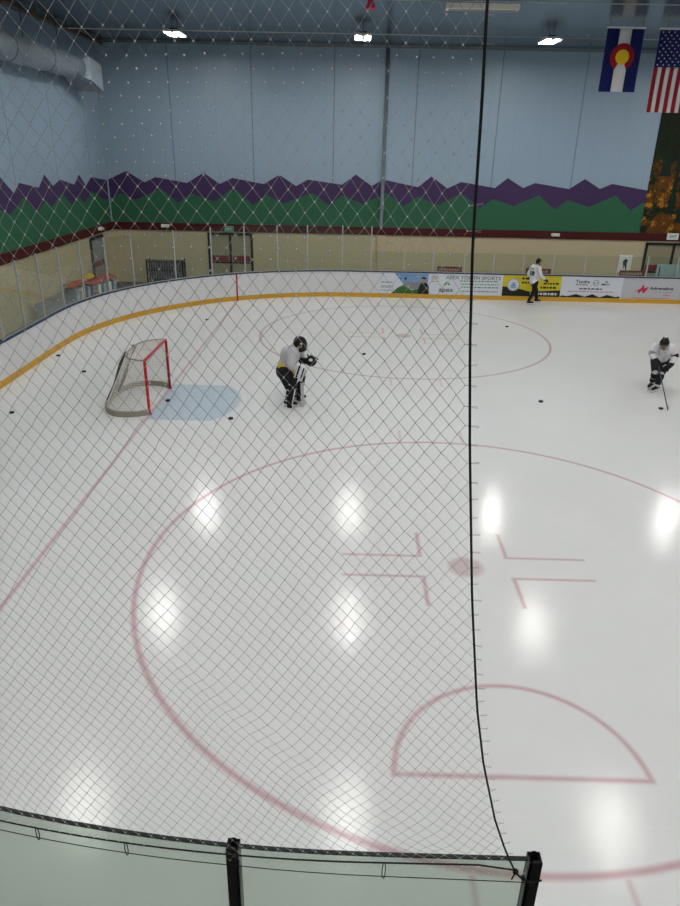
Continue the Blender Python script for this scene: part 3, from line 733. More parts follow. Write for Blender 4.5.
def glove(J, s, parent, m, big=1.0, cuff=None, name='glove', voxel=.011):
    f = (J['ha' + s] - J['wr' + s]).normalized(); sd = f.cross(V((0, 0, 1))).normalized(); dn = sd.cross(f)
    if dn.z > 0: dn = -dn
    h = J['ha' + s]; c = limb((J['wr' + s] - f * .09, .055 * big), (J['wr' + s], .058 * big), (h, .055 * big))
    for k, o in enumerate((-.042, -.014, .014, .042)):
        b0 = h + sd * o * big + f * .02; l = (.05, .062, .058, .045)[k] * big
        c += limb((b0, .020 * big), (b0 + f * l, .018 * big), (b0 + f * l * 1.05 + dn * .045 * big, .016 * big), (b0 + f * l * .5 + dn * .06 * big, .014 * big))
    b0 = h + sd * .05 * big - f * .02; c += limb((b0, .022 * big), (b0 + sd * .02 + f * .045 * big, .018 * big), (b0 + f * .07 * big + dn * .03, .016 * big))
    return blob(name, c, m, parent, voxel=voxel, smooth=1)
def skate(an, to, parent, m=None):
    f = V((to.x - an.x, to.y - an.y, 0)).normalized()
    z0 = .085; a = V((an.x, an.y, z0 + .03)) - f * .05; t = V((an.x, an.y, z0 + .015)) + f * .19
    b = blob('skate', limb((a, .045), (a + f * .10, .045), (t, .036)) + limb((a, .045), (V((an.x, an.y, z0 + .14)) , .052), (V((an.x, an.y, z0 + .19)), .05)), m or M['black'], parent, voxel=.012, smooth=1)
    bm = bmesh.new(); s = f.cross(V((0, 0, 1)))
    ang = math.atan2(f.y, f.x); mt = Matrix.Translation((an.x, an.y, 0)) @ Matrix.Rotation(ang, 4, 'Z')
    box(bm, -.09, .22, -.002, .002, .002, .035, 0, mt)
    obj('blade', bm, M['steel'], b)['label'] = 'steel blade'
    bm = bmesh.new(); box(bm, -.07, -.02, -.012, .012, .03, .085, 0, mt); box(bm, .10, .16, -.012, .012, .03, .085, 0, mt); box(bm, -.09, .20, -.010, .010, .028, .042, 0, mt)
    obj('blade_holder', bm, M['padw'], b)
    return b
def helmet(hd, fd, parent, cage=True, m=None, r=1.0):
    rz = math.atan2(-fd.x, fd.y); mt = Matrix.Translation(hd + V((0, 0, .02)))@ Matrix.Rotation(rz, 4, 'Z')
    bm = bmesh.new()
    bmesh.ops.create_uvsphere(bm, u_segments=24, v_segments=16, radius=1, matrix=Matrix.Diagonal((.112 * r, .138 * r, .135 * r, 1)))
    dele = [v for v in bm.verts if v.co.z < -.03 and v.co.y > -.02 or v.co.z < -.09]
    bmesh.ops.delete(bm, geom=dele, context='VERTS')
    bmesh.ops.transform(bm, matrix=mt, verts=bm.verts)
    h = obj('helmet', bm, m or M['helm'], parent, True)
    s = h.modifiers.new('s', 'SOLIDIFY'); s.thickness = .012
    bm = bmesh.new()
    for k in (-1, 1): box(bm, .05 * k - .012, .05 * k + .012, -.09, .06, .115, .13, 0, mt)
    obj('helmet_ridge', bm, m or M['helm'], h)
    if cage:
        bm = bmesh.new()
        for k in range(-3, 4):
            x = k * .028; tube(bm, [mt @ V((x, math.sqrt(max(0, .15 ** 2 - x * x * 1.2)) * math.cos((z - .0) * 3) * r, -z)) for z in (-.01, .03, .07, .11, .14)], .004, 5)
        for z in (.0, .04, .08, .12):
            tube(bm, [mt @ V((.11 * math.sin(a), .15 * math.cos(a) * math.cos(z * 3) * r, -z)) for a in [R(d) for d in range(-80, 81, 16)]], .004, 5)
        obj('face_cage', bm, M['goaldark'], h)
    return h

# --- goaltender in the net side, facing along the rink (local forward +Y)
g = empty('person', (-2.95, 6.72, 0), R(-97))
tag(g, 'person in goaltender gear crouching in front of the goal, yellow-hemmed white jersey and black pants', 'person')
J = dict(pel=V((0, -.20, .84)), che=V((0, -.12, 1.16)), nec=V((0, .02, 1.33)), hd=V((0, .11, 1.43)), fd=V((0, .93, -.36)).normalized(),
         shL=V((-.21, -.02, 1.25)), elL=V((-.36, .12, 1.02)), wrL=V((-.22, .17, .98)), haL=V((-.19, .24, .98)),
         shR=V((.21, -.02, 1.25)), elR=V((.33, -.02, 1.00)), wrR=V((.27, .12, .90)), haR=V((.26, .19, .87)),
         hiL=V((-.15, -.21, .78)), knL=V((-.26, .03, .50)), anL=V((-.26, -.02, .16)), toL=V((-.26, .14, .12)),
         hiR=V((.15, -.21, .78)), knR=V((.25, -.06, .50)), anR=V((.25, -.13, .16)), toR=V((.25, .03, .12)))
body(J, g, M['skin'])
c = limb((J['pel'] + V((0, .02, .06)), .20), (J['che'], .225), (J['nec'] + V((0, -.03, -.03)), .12))
for s in 'LR': c += limb((J['che'], .18), (J['sh' + s], .125), (J['el' + s], .095), (J['wr' + s] - (J['wr' + s] - J['el' + s]) * .25, .075))
blob('jersey', c, M['jerseyg'], g)['label'] = 'light grey and white jersey'
blob('jersey_hem', limb((V((0, -.20, .835)), .228), (V((0, -.19, .86)), .232)), M['yellow'], g)['label'] = 'yellow band at the hem'
bm = bmesh.new(); bmesh.ops.create_circle(bm, cap_ends=True, segments=16, radius=.035); 
dot = obj('shoulder_mark', bm, M['ink'], g); dot.location = (.345, -.05, 1.13); dot.rotation_euler = (0, R(84), 0)
so = dot.modifiers.new('s', 'SOLIDIFY'); so.thickness = .006; dot.location = (.352, .0, 1.09)
c = limb((J['pel'] + V((0, -.03, -.06)), .225), (J['pel'] + V((0, 0, -.12)), .20))
for s in 'LR': c += limb((J['hi' + s], .175), (J['hi' + s].lerp(J['kn' + s], .95), .14))
blob('pants', c, M['black'], g)['label'] = 'black padded pants'
for s in 'LR':
    a, b = J['an' + s], J['kn' + s]
    blob('sock', limb((a, .065), (b, .085)), M['black'], g)
    # leg pad: tall rounded board in front of the shin
    ax = (b - a).normalized(); rt = V((1, 0, 0)); fr = rt.cross(ax).normalized() * -1
    if fr.y < 0: fr = -fr
    mt = Matrix((rt, fr, ax)).transposed().to_4x4(); mt.translation = a + fr * .075
    bm = bmesh.new(); hw = .135
    prof = [(-.14, .10, .03), (-.02, .125, .0), (.16, .135, .0), (.34, .14, .0), (.48, .14, .01), (.62, .12, .03)]
    rows = []
    for z, w, y in prof:
        row = []
        for x, yy in ((-w, -.07), (-w, -.01), (-w * .82, .045), (-w * .35, .06), (w * .35, .06), (w * .82, .045), (w, -.01), (w, -.07)):
            row.append(bm.verts.new(mt @ V((x, yy + y, z))))
        rows.append(row)
    for i, (u, v) in enumerate(zip(rows, rows[1:])):
        for k in range(8):
            f = bm.faces.new((u[k], u[(k + 1) % 8], v[(k + 1) % 8], v[k])); f.material_index = 1 if (k in (0, 1, 5, 6) or (i == 3 and k in (2, 3, 4)) or (k == 3 and i in (1, 2)) or k == 7) else 0
    bm.faces.new(rows[0][::-1]); bm.faces.new(rows[-1])
    pd = obj('leg_pad', bm, [M['padw'], M['black']], g, bevel=.008); pd['label'] = 'white leg pad with black bands'
    bm = bmesh.new()
    for z in (.02, .15, .28, .42): tube(bm, [mt @ V((.13 * math.sin(t), -.06 - .10 * math.cos(t), z)) for t in [R(d) for d in range(-90, 91, 22)]], .011, 6)
    obj('pad_strap', bm, M['padw'], pd)
    skate(a, J['to' + s], g)
# trapper glove
tr = blob('catching_glove', limb((J['wrL'] - V((0, .08, 0)), .07), (J['haL'], .075)) , M['black'], g,
          ell=[(J['haL'] + V((.03, .10, .02)), (.065, .13, .13), (0, 0, .2)), ], voxel=.012)
tr['label'] = 'large black catching glove'
bm = bmesh.new(); bmesh.ops.create_uvsphere(bm, u_segments=16, v_segments=8, radius=1, matrix=Matrix.Translation(J['haL'] + V((.10, .10, .06))) @ Matrix.Rotation(.2, 4, 'Z') @ Matrix.Diagonal((.012, .045, .035, 1)))
obj('glove_palm_patch', bm, M['padw'], tr, True)
bm = bmesh.new()
for k in range(4): tube(bm, [J['haL'] + V((.04, .06 + .05 * k, .10 - .01 * k)), J['haL'] + V((.06, .10 + .055 * k, .17 - .03 * k))], .016, 8)
tube(bm, [J['haL'] + V((.05, .05, .10)), J['haL'] + V((.075, .02, .18))], .018, 8)
obj('glove_fingers', bm, M['black'], tr)
glove(J, 'R', g, M['black'], 1.05)['label'] = 'black glove behind the blocker'
mt = Matrix.Translation(J['haR'] + V((.075, -.01, .0))) @ Matrix.Rotation(R(-18), 4, 'X')
bm = bmesh.new(); box(bm, -.018, .018, -.10, .10, -.20, .16, 0, mt); bk = obj('blocker', bm, M['padw'], g, bevel=.015); bk['label'] = 'white blocker pad'
bm = bmesh.new(); box(bm, -.022, .022, -.07, -.03, -.19, .15, 0, mt); box(bm, -.022, .022, .04, .07, -.15, .12, 0, mt); obj('blocker_stripe', bm, M['black'], bk)
# goalie mask
hm = helmet(J['hd'], V((0, 1, -.2)).normalized(), g, True, r=1.12); hm['label'] = 'black goaltender mask'
bm = bmesh.new()
for s in (-1, 1): box(bm, .03 * s - .012, .03 * s + .012, .0, .05, .0, .05, 0, Matrix.Translation(J['hd'] + V((.0, .13, .0))))
bm.free()
blob('mask_chin', limb((J['hd'] + V((0, .085, -.045)), .055), (J['hd'] + V((0, .11, -.11)), .05)) + limb((J['hd'] + V((0, .11, -.11)), .055), (J['hd'] + V((0, .02, -.13)), .07)), M['helm'], hm)
bm = bmesh.new(); bmesh.ops.create_uvsphere(bm, u_segments=10, v_segments=6, radius=.028, matrix=Matrix.Translation(J['hd'] + V((.125, .05, .03))) @ Matrix.Diagonal((.35, 1, .8, 1)))
obj('mask_emblem', bm, M['padw'], hm, True)

# goalie stick
gs = empty('goalie_stick', (-2.95, 6.72, 0), R(-97)); tag(gs, 'pale goaltender stick with its paddle down on the ice at the skates', 'stick')
bm = bmesh.new(); a = V((.31, .20, .90)); b = V((.22, .22, .05)); tube(bm, [V((.34, .19, 1.10)), a, a.lerp(b, .35)], .012, 8); obj('shaft', bm, M['rubber'], gs)
bm = bmesh.new()
d = (b - a).normalized(); p0, p1 = a.lerp(b, .35), b
for (q0, q1) in ((p0, p1),):
    s = V((0, 1, 0)); t = V((.012, 0, 0)); vv = [q + s * k * .035 + t * l for q in (q0, q1) for k, l in ((-1, -1), (1, -1), (1, 1), (-1, 1))]
    A = [bm.verts.new(v) for v in vv]
    for f in ((0, 1, 2, 3), (7, 6, 5, 4), (0, 4, 5, 1), (1, 5, 6, 2), (2, 6, 7, 3), (3, 7, 4, 0)): bm.faces.new([A[k] for k in f])
obj('paddle', bm, M['jerseyg'], gs)
bm = bmesh.new(); box(bm, -.10, .23, .205, .23, .004, .085); obj('blade', bm, M['jerseyg'], gs, bevel=.004)

# --- bent skater with a stick (forward is towards the camera, -Y)
k = empty('person', (5.90, 8.42, 0), 0)
tag(k, 'person in black helmet and white jersey bending over a stick, skating beyond the net edge', 'person')
J = dict(pel=V((.30, .22, .74)), che=V((.30, -.08, 1.05)), nec=V((.25, -.24, 1.20)), hd=V((.21, -.34, 1.27)), fd=V((-.35, -.8, -.5)).normalized(),
         shR=V((.06, -.16, 1.14)), elR=V((-.06, -.20, .98)), wrR=V((-.03, -.38, .86)), haR=V((-.02, -.44, .83)),
         shL=V((.48, -.10, 1.12)), elL=V((.53, -.16, .90)), wrL=V((.30, -.36, .74)), haL=V((.22, -.42, .71)),
         hiR=V((.18, .20, .70)), knR=V((.04, -.08, .50)), anR=V((.0, .10, .16)), toR=V((-.12, -.02, .12)),
         hiL=V((.40, .20, .70)), knL=V((.18, -.10, .46)), anL=V((.02, -.17, .16)), toL=V((-.12, -.27, .12)))
J = {q: (p if q == 'fd' else V((p.x + .15 - .28 * p.z, p.y, p.z))) for q, p in J.items()}
body(J, k, M['skin'])
c = limb((J['pel'] + V((0, -.02, .06)), .185), (J['che'], .20), (J['nec'], .11))
for s in 'LR': c += limb((J['che'], .16), (J['sh' + s], .105), (J['el' + s], .078), (J['wr' + s] - (J['wr' + s] - J['el' + s]) * .25, .06))
blob('jersey', c, M['jersey'], k)
c = []
for s in 'LR':
    c = limb((J['sh' + s].lerp(J['el' + s], .75), .094 * .95), (J['sh' + s].lerp(J['el' + s], .92), .088)); blob('sleeve_band', c, M['grey'] if s == 'R' else M['black'], k)['label'] = 'dark sleeve band'
c = limb((J['pel'] + V((0, -.0, -.01)), .175), (J['pel'] + V((0, 0, -.04)), .17))
for s in 'LR': c += limb((J['hi' + s], .135), (J['hi' + s].lerp(J['kn' + s], .85), .105))
pn = blob('pants', c, M['black'], k); pn['label'] = 'black hockey pants'
bm = bmesh.new(); mt = Matrix.Translation(J['hiL'].lerp(J['knL'], .45) + V((.03, -.125, .03))) @ Matrix.Rotation(R(38), 4, 'X') @ Matrix.Rotation(R(24), 4, 'Y')
box(bm, -.10, .10, -.012, .012, -.045, .045, 0, mt); obj('pants_patch', bm, M['padw'], pn, bevel=.006)
bm = bmesh.new(); box(bm, -.10, .10, -.014, .010, .012, .03, 0, mt); obj('pants_stripe', bm, M['adred'], pn)
for s in 'LR':
    a, b = J['an' + s], J['kn' + s]
    sk = blob('sock', limb((a, .06), (b, .075)), M['jerseyg'], k); sk['label'] = 'pale sock with black bands'
    for t0, t1, rr in ((.20, .34, .075), (.62, .78, .088)):
        blob('sock_band', limb((a.lerp(b, t0), rr * 1.0), (a.lerp(b, t1), rr * 1.03)), M['black'], sk)
    skate(a, J['to' + s], k)
    glove(J, s, k, M['black'], 1.1)['label'] = 'black hockey glove'
h = helmet(J['hd'], J['fd'] + V((0, 0, .3)), k, True); h['label'] = 'black helmet with cage'
st = empty('hockey_stick', (5.90, 8.42, 0)); tag(st, 'dark hockey stick slanting down to the ice from the bent skater', 'stick')
a = J['haR'] + V((-.01, -.0, .10)); b = V((-.17, -1.58, .03)); b2 = J['haR']; 
bm = bmesh.new(); tube(bm, [b2 + (b2 - b).normalized() * .12, b2, b2.lerp(b, .5), b], .013, 8); obj('shaft', bm, M['ink'], st)
bm = bmesh.new(); mt = Matrix.Translation(b) @ Matrix.Rotation(R(62), 4, 'Z'); box(bm, -.03, .20, -.006, .006, -.028, .045, 0, mt); obj('blade', bm, M['inkgrey'], st, bevel=.004)
bm = bmesh.new(); tube(bm, [b2 + (b2 - b).normalized() * .12, b2 + (b2 - b).normalized() * .09], .018, 8); obj('grip_knob', bm, M['padw'], st)

# --- coach far away in number jersey, walking along the boards
w = empty('person', (5.45, 19.0, 0), R(-68)); w.scale = (.96, .96, .945)
tag(w, 'person in black cap and white numbered jersey skating by the far yellow banner', 'person')
J = dict(pel=V((0, -.02, .98)), che=V((0, .0, 1.38)), nec=V((0, .02, 1.57)), hd=V((0, .07, 1.70)), fd=V((.25, .95, -.1)).normalized(),
         shR=V((.20, -.01, 1.49)), elR=V((.29, .05, 1.20)), wrR=V((.24, .33, 1.02)), haR=V((.22, .41, .99)),
         shL=V((-.20, -.01, 1.49)), elL=V((-.30, -.10, 1.20)), wrL=V((-.27, -.02, .98)), haL=V((-.26, .03, .92)),
         hiR=V((.11, -.02, .93)), knR=V((.12, -.06, .54)), anR=V((.13, -.24, .16)), toR=V((.13, -.10, .12)),
         hiL=V((-.11, -.02, .93)), knL=V((-.12, .22, .55)), anL=V((-.12, .30, .16)), toL=V((-.12, .44, .12)))
body(J, w, M['skind'])
c = limb((V((0, -.02, 1.0)), .175), (J['che'], .185), (J['nec'] - V((0, 0, .03)), .09)) + limb((V((-.07, -.03, .95)), .15), (V((.07, -.03, .95)), .15)) + limb((V((0, .05, .95)), .14), (V((0, .0, 1.1)), .17))
for s in 'LR': c += limb((J['che'], .14), (J['sh' + s], .095), (J['el' + s], .08), (J['wr' + s] - (J['wr' + s] - J['el' + s]) * .25, .07))
js = blob('jersey', c, M['jersey'], w); js['label'] = 'loose white jersey with a dark number'
text('jersey_number', '18', .25, M['ink'], js, (.05, -.212, 1.27), rot=(PI / 2, 0, R(12)), bold=.008, ext=.012)
bm = bmesh.new(); box(bm, -.09, .13, -.20, -.17, 1.44, 1.47); obj('name_strip', bm, M['inkgrey'], js)
c = limb((J['pel'], .15), (J['pel'] - V((0, 0, .04)), .15))
for s in 'LR': c += limb((J['hi' + s], .12), (J['kn' + s], .088), (J['an' + s] + V((0, 0, .05)), .068))
blob('trousers', c, M['black'], w)['label'] = 'black trousers'
for s in 'LR':
    skate(J['an' + s], J['to' + s], w); glove(J, s, w, M['black'])['label'] = 'black glove'
blob('beard', limb((J['hd'] + V((0, .06, -.10)), .045), (J['hd'] + V((0, .0, -.08)), .06)), M['hair'], w)
blob('hair', [], M['hair'], w, ell=[(J['hd'] + V((0, -.03, .02)), (.088, .085, .10))])
cp = blob('cap', limb((J['hd'] + V((0, -.01, .06)), .092), (J['hd'] + V((0, 0, .08)), .085)) + limb((J['hd'] + V((.02, .09, .07)), .02), (J['hd'] + V((.04, .16, .055)), .018)), M['black'], w); cp['label'] = 'black cap'

# ------------------------------------------------------------------ ceiling fixtures
def light_fixture():
    e = empty('ceiling_light', (0, 0, 8.80))
    bm = bmesh.new(); box(bm, -.28, .28, -.57, .57, .015, .07)
    for q in ((-.28, -.265, -.57, .57), (.265, .28, -.57, .57), (-.28, .28, -.57, -.555), (-.28, .28, .555, .57)): box(bm, *q, -.01, .015)
    obj('housing', bm, M['housing'], e, bevel=.01)
    for s in (-1, 1):
        bm = bmesh.new(); box(bm, s * .15 - .075, s * .15 + .075, -.52, .52, .003, .015); obj('lens', bm, M['lens'], e)['label'] = 'glowing lamp strip'
    bm = bmesh.new(); box(bm, -.12, .12, -.2, .2, .07, .16); obj('driver_box', bm, M['dark'], e)
    bm = bmesh.new()
    for s in (-1, 1): tube(bm, [(0, .4 * s, .07), (0, .4 * s, CEIL - 8.80)], .006, 6)
    obj('hanger', bm, M['dark'], e)
    return e
lp = light_fixture(); first = True
LX = [(-7.7, 'in the column over the goal'), (-1.52, 'in the column over the goaltender'), (4.6, 'in the column over the face-off circle edge'), (12.1, 'in the column past the flags'), (18.5, 'in the outermost column')]
LY = [(17.75, 'row nearest the far wall'), (10.25, 'second row from the far wall'), (2.9, 'third row from the far wall'), (-4.6, 'row over the near boards'), (-12.0, 'row behind the near glass')]
for x, cx in LX:
    for y, cy in LY:
        o = lp if first else copy_tree(lp); first = False
        o.location = (x, y, 8.80); tag(o, 'twin-strip ceiling lamp %s, %s' % (cy, cx.replace('in the column ', 'hung ')), 'ceiling light', 'twin-strip lamps in rows under the ceiling')
# white housing hung near the top edge, cables, pennant
hb = empty('ceiling_heater', (1.42, 12.1, 8.72)); tag(hb, 'long pale housing hanging under the ceiling nearest the net rope', 'heater')
bm = bmesh.new(); box(bm, -.92, .92, -.16, .16, .0, .13); obj('body', bm, M['offwhite'], hb, bevel=.02)
bm = bmesh.new(); box(bm, -.85, .85, -.10, .10, -.015, 0); obj('grille', bm, M['grey'], hb)
bm = bmesh.new()
for s in (-1, 1): tube(bm, [(.7 * s, 0, .13), (.7 * s, 0, CEIL - 8.72)], .008, 6)
obj('hanger', bm, M['dark'], hb)
bm = bmesh.new(); tube(bm, [(WALL_X + .1, 18.4, 9.0), (EX - .1, 18.4, 9.0)], .018, 6)
for x in range(-10, 26, 4): tube(bm, [(x, 18.4, 9.0), (x, 18.4, CEIL)], .008, 5)
tag(obj('ceiling_conduit', bm, M['alu']), 'thin pale conduit running across the ceiling by the last lamp row', 'conduit', 'conduits under the ceiling')
bm = bmesh.new(); tube(bm, [(WALL_X + .1, 12.6, 9.0), (EX - .1, 12.6, 9.0)], .016, 6)
for x in range(-9, 26, 4): tube(bm, [(x, 12.6, 9.0), (x, 12.6, CEIL)], .008, 5)
tag(obj('ceiling_conduit', bm, M['alu']), 'thin pale conduit across the ceiling beside the pale hanging housing', 'conduit', 'conduits under the ceiling')
bm = bmesh.new(); tube(bm, [(-11.5, -15.9, 9.0), (-11.5, 21.85, 9.0)], .05, 8)
for y in range(-14, 22, 3): box(bm, -11.53, -11.47, y - .02, y + .02, 9.0, CEIL - .006)
tag(obj('sprinkler_pipe', bm, M['pipe']), 'rust-brown pipe running under the ceiling along the end wall', 'pipe')
bm = bmesh.new(); bmesh.ops.create_cone(bm, cap_ends=True, segments=20, radius1=.13, radius2=.012, depth=.38, matrix=Matrix.Translation((0, 0, .19)))
cn = obj('hanging_cone', bm, M['adred'], smooth=False); cn.location = (-1.40, 12.0, 8.69); tag(cn, 'small red cone hanging from the ceiling at the top edge', 'cone')
bm = bmesh.new(); tube(bm, [(0, 0, .37), (0, 0, CEIL - 8.69)], .006, 6); obj('hanging_cord', bm, M['dark'], cn)
# duct
du = empty('air_duct', (-11.33, 18.3, 7.84)); tag(du, 'big pale round air duct along the end wall under the ceiling', 'duct')
bm = bmesh.new(); tube(bm, [(0, -33, 0), (0, 0, 0)], .36, 32); obj('pipe_run', bm, M['duct'], du)
for y in (-.02, -2.6, -5.2, -7.8, -10.4):
    bm = bmesh.new(); tube(bm, [(0, y - .03, 0), (0, y + .03, 0)], .372, 32); obj('joint_ring', bm, M['mast'], du)
bm = bmesh.new()
R0 = [(.355 * math.cos(2 * PI * q / 32), 0.0, .355 * math.sin(2 * PI * q / 32)) for q in range(32)]
def sq(t, y, hw, hh, dz):
    c_, s_ = math.cos(t), math.sin(t); m_ = max(abs(c_), abs(s_)); return (hw * c_ / m_, y, hh * s_ / m_ + dz)
R1 = [sq(2 * PI * q / 32, .25, .42, .36, .0) for q in range(32)]; R2 = [sq(2 * PI * q / 32, 1.35, .44, .40, -.22) for q in range(32)]
RG = [[bm.verts.new(p) for p in q] for q in (R0, R1, R2)]
for a, b in zip(RG, RG[1:]):
    for q in range(32): bm.faces.new((a[q], a[(q + 1) % 32], b[(q + 1) % 32], b[q]))
o = obj('outlet', bm, M['duct'], du); s = o.modifiers.new('s', 'SOLIDIFY'); s.thickness = .02
for y in (-1.3, -3.9, -6.5):
    bm = bmesh.new(); tube(bm, [(.0, y, .36), (0, y, CEIL - 7.84)], .012, 6); obj('hanger', bm, M['dark'], du)

# ------------------------------------------------------------------ flags
def flag_col():
    e = empty('hanging_flag', (6.43, 16.0, 9.0)); tag(e, 'blue and white striped flag with a red ring and gold disc hung upright', 'flag', 'flags hanging from the ceiling')
    W, H = 1.12, 1.75
    def cloth(x, z): return .008 * math.sin(x * 5 + z * 1.5) + .010 * math.sin(z * 3)
    def patch(name, m, fn, nx, nz, x0, x1, z0, z1, off, lab=None, inside=None):
        bm = bmesh.new(); G = {}
        for i in range(nx + 1):
            for j in range(nz + 1):
                x = x0 + (x1 - x0) * i / nx; z = z0 + (z1 - z0) * j / nz; G[i, j] = bm.verts.new((x, cloth(x, z) - off, z))
        for i in range(nx):
            for j in range(nz): bm.faces.new((G[i, j], G[i + 1, j], G[i + 1, j + 1], G[i, j + 1]))
        o = obj(name, bm, m, e, True); s = o.modifiers.new('s', 'SOLIDIFY'); s.thickness = .004
        if lab: o['label'] = lab
        return o
    for s in (-1, 1): patch('blue_stripe', M['flagblue'], None, 4, 16, -W / 2 if s < 0 else W / 6, -W / 6 if s < 0 else W / 2, -H, -.03, 0)
    patch('white_stripe', M['flagwhite'], None, 4, 16, -W / 6, W / 6, -H, -.03, 0)
    def disc(name, m, r, off, a0, a1):
        bm = bmesh.new(); n = 28; cx, cz = 0, -.80
        # open ring (C shape) or full disc
        c0 = bm.verts.new((cx, cloth(cx, cz) - off, cz)); vs = []
        for q in range(n + 1):
            a = a0 + (a1 - a0) * q / n; x = cx + r * math.cos(a); z = cz + r * math.sin(a); vs.append(bm.verts.new((x, cloth(x, z) - off, z)))
        for p, q in zip(vs, vs[1:]): bm.faces.new((c0, p, q))
        o = obj(name, bm, m, e); s = o.modifiers.new('s', 'SOLIDIFY'); s.thickness = .003; return o
    disc('red_ring', M['flagred'], .37, .016, R(-62), R(242)); disc('gold_disc', M['flaggold'], .205, .024, 0, 2 * PI)
    bm = bmesh.new(); box(bm, -W / 2 - .02, W / 2 + .02, -.03, .05, -.05, 0); obj('top_sleeve', bm, M['flagwhite'], e)
    bm = bmesh.new()
    for s in (-1, 1): tube(bm, [(.5 * s, 0, 0), (.5 * s, 0, CEIL - 9.0)], .006, 6)
    obj('hanger', bm, M['dark'], e)
flag_col()
def flag_us():
    e = empty('hanging_flag', (8.28, 16.0, 9.0)); tag(e, 'stars and stripes flag hung upright, star field uppermost', 'flag', 'flags hanging from the ceiling')
    W, H = 1.62, 2.30; zs = -.06
    def cloth(x, z): return .008 * math.sin(x * 5 + z * 1.5) + .010 * math.sin(z * 3)
    sw = W / 13; cz = -1.05
    for k in range(13):
        x0 = -W / 2 + sw * k; top_ = cz if k < 7 else zs
        bm = bmesh.new(); G = {}
        for i in range(2):
            for j in range(15): x = x0 + sw * i; z = -H + (top_ + H) * j / 14; G[i, j] = bm.verts.new((x, cloth(x, z), z))
        for j in range(14): bm.faces.new((G[0, j], G[1, j], G[1, j + 1], G[0, j + 1]))
        o = obj('stripe', bm, M['flagred'] if k % 2 == 0 else M['flagwhite'], e, True); s = o.modifiers.new('s', 'SOLIDIFY'); s.thickness = .004
    bm = bmesh.new(); G = {}
    for i in range(9):
        for j in range(13): x = -W / 2 + sw * 7 * i / 8; z = cz + (zs - cz) * j / 12; G[i, j] = bm.verts.new((x, cloth(x, z), z))
    for i in range(8):
        for j in range(12): bm.faces.new((G[i, j], G[i + 1, j], G[i + 1, j + 1], G[i, j + 1]))
    o = obj('star_field', bm, M['flagblue'], e, True); s = o.modifiers.new('s', 'SOLIDIFY'); s.thickness = .004
    bm = bmesh.new()
    for row in range(11):
        n = 5 if row % 2 == 0 else 4
        for q in range(n):
            x = -W / 2 + sw * 7 * ((q + .5) / 5 if n == 5 else (q + 1) / 5); z = zs - (row + .7) * (zs - cz) / 11.4; r = .034
            vs = [bm.verts.new((x + (r if a % 2 == 0 else r * .42) * math.sin(PI * a / 5), cloth(x, z) - .007, z + (r if a % 2 == 0 else r * .42) * math.cos(PI * a / 5))) for a in range(10)]
            c0 = bm.verts.new((x, cloth(x, z) - .007, z))
            for a in range(10): bm.faces.new((c0, vs[a], vs[(a + 1) % 10]))
    o = obj('stars', bm, M['flagwhite'], e); o['kind'] = 'stuff'; s = o.modifiers.new('s', 'SOLIDIFY'); s.thickness = .002
    bm = bmesh.new(); box(bm, -W / 2 - .02, W / 2 + .02, -.03, .05, -.06, 0); obj('top_sleeve', bm, M['flagwhite'], e)
    bm = bmesh.new()
    for s in (-1, 1): tube(bm, [(.6 * s, 0, 0), (.6 * s, 0, CEIL - 9.0)], .006, 6)
    obj('hanger', bm, M['dark'], e)
flag_us()

# ------------------------------------------------------------------ things behind the boards
def double_door(name, x0, x1, ztop, label, bars=True):
    W = x1 - x0; e = empty(name, (x0, WALL_Y, -.03)); e['kind'] = 'structure'; e['label'] = label
    h = ztop + .03; t = .09
    bm = bmesh.new(); box(bm, 0, t, -.07, 0, 0, h); box(bm, W - t, W, -.07, 0, 0, h); box(bm, 0, W, -.07, 0, h - t, h); box(bm, W / 2 - .05, W / 2 + .05, -.07, 0, 0, h)
    obj('door_frame', bm, M['door'], e)
    for k in (0, 1):
        a = t if k == 0 else W / 2 + .05; b = W / 2 - .05 if k == 0 else W - t
        bm = bmesh.new(); box(bm, a, b, -.03, 0, 0, h - t); lf = obj('door_leaf', bm, M['doorpane'], e)
        if bars:
            bm = bmesh.new(); box(bm, a + .04, b - .04, -.075, -.03, .98, 1.22); obj('push_bar', bm, M['signred'], lf)['label'] = 'dull red push bar panel'
            bm = bmesh.new(); box(bm, a, b, -.05, -.03, .90, .95); obj('mid_rail', bm, M['door'], lf)
    return e
double_door('door_1', -7.85, -5.93, 2.12, 'dark framed double door in the beige far wall under a green exit sign')
double_door('door_2', 10.72, 13.1, 2.10, 'dark framed double door in the beige far wall under the forest mural')
bm = bmesh.new(); box(bm, 10.74, 13.08, WALL_Y - .10, WALL_Y - .075, 1.75, 2.05)
bm.free()
# side door in the end wall near the corner
e = empty('door_3', (WALL_X, 19.15, -.03)); e['kind'] = 'structure'
bm = bmesh.new(); box(bm, 0, .07, 0, .10, 0, 2.15); box(bm, 0, .07, 1.35, 1.45, 0, 2.15); box(bm, 0, .07, 0, 1.45, 2.05, 2.15); obj('door_frame', bm, M['door'], e)
bm = bmesh.new(); box(bm, 0, .03, .10, 1.35, 0, 2.05); obj('door_leaf', bm, M['grey'], e)
bm = bmesh.new(); box(bm, .03, .06, .15, 1.3, 1.0, 1.2); obj('push_bar', bm, M['signred'], e)
def sign(name, x0, x1, z0, z1, m, label, cat, y=WALL_Y - .12, d=.07):
    e = empty(name, ((x0 + x1) / 2, y, z0)); tag(e, label, cat); w_ = (x1 - x0) / 2
    bm = bmesh.new(); box(bm, -w_, w_, 0, d, 0, z1 - z0); obj('case', bm, M['white'] if m != M['signgreen'] else m, e, bevel=.006)
    return e
s1 = sign('exit_sign', -7.10, -6.72, 2.16, 2.40, M['signgreen'], 'green exit sign box above the double door behind the goal', 'sign')
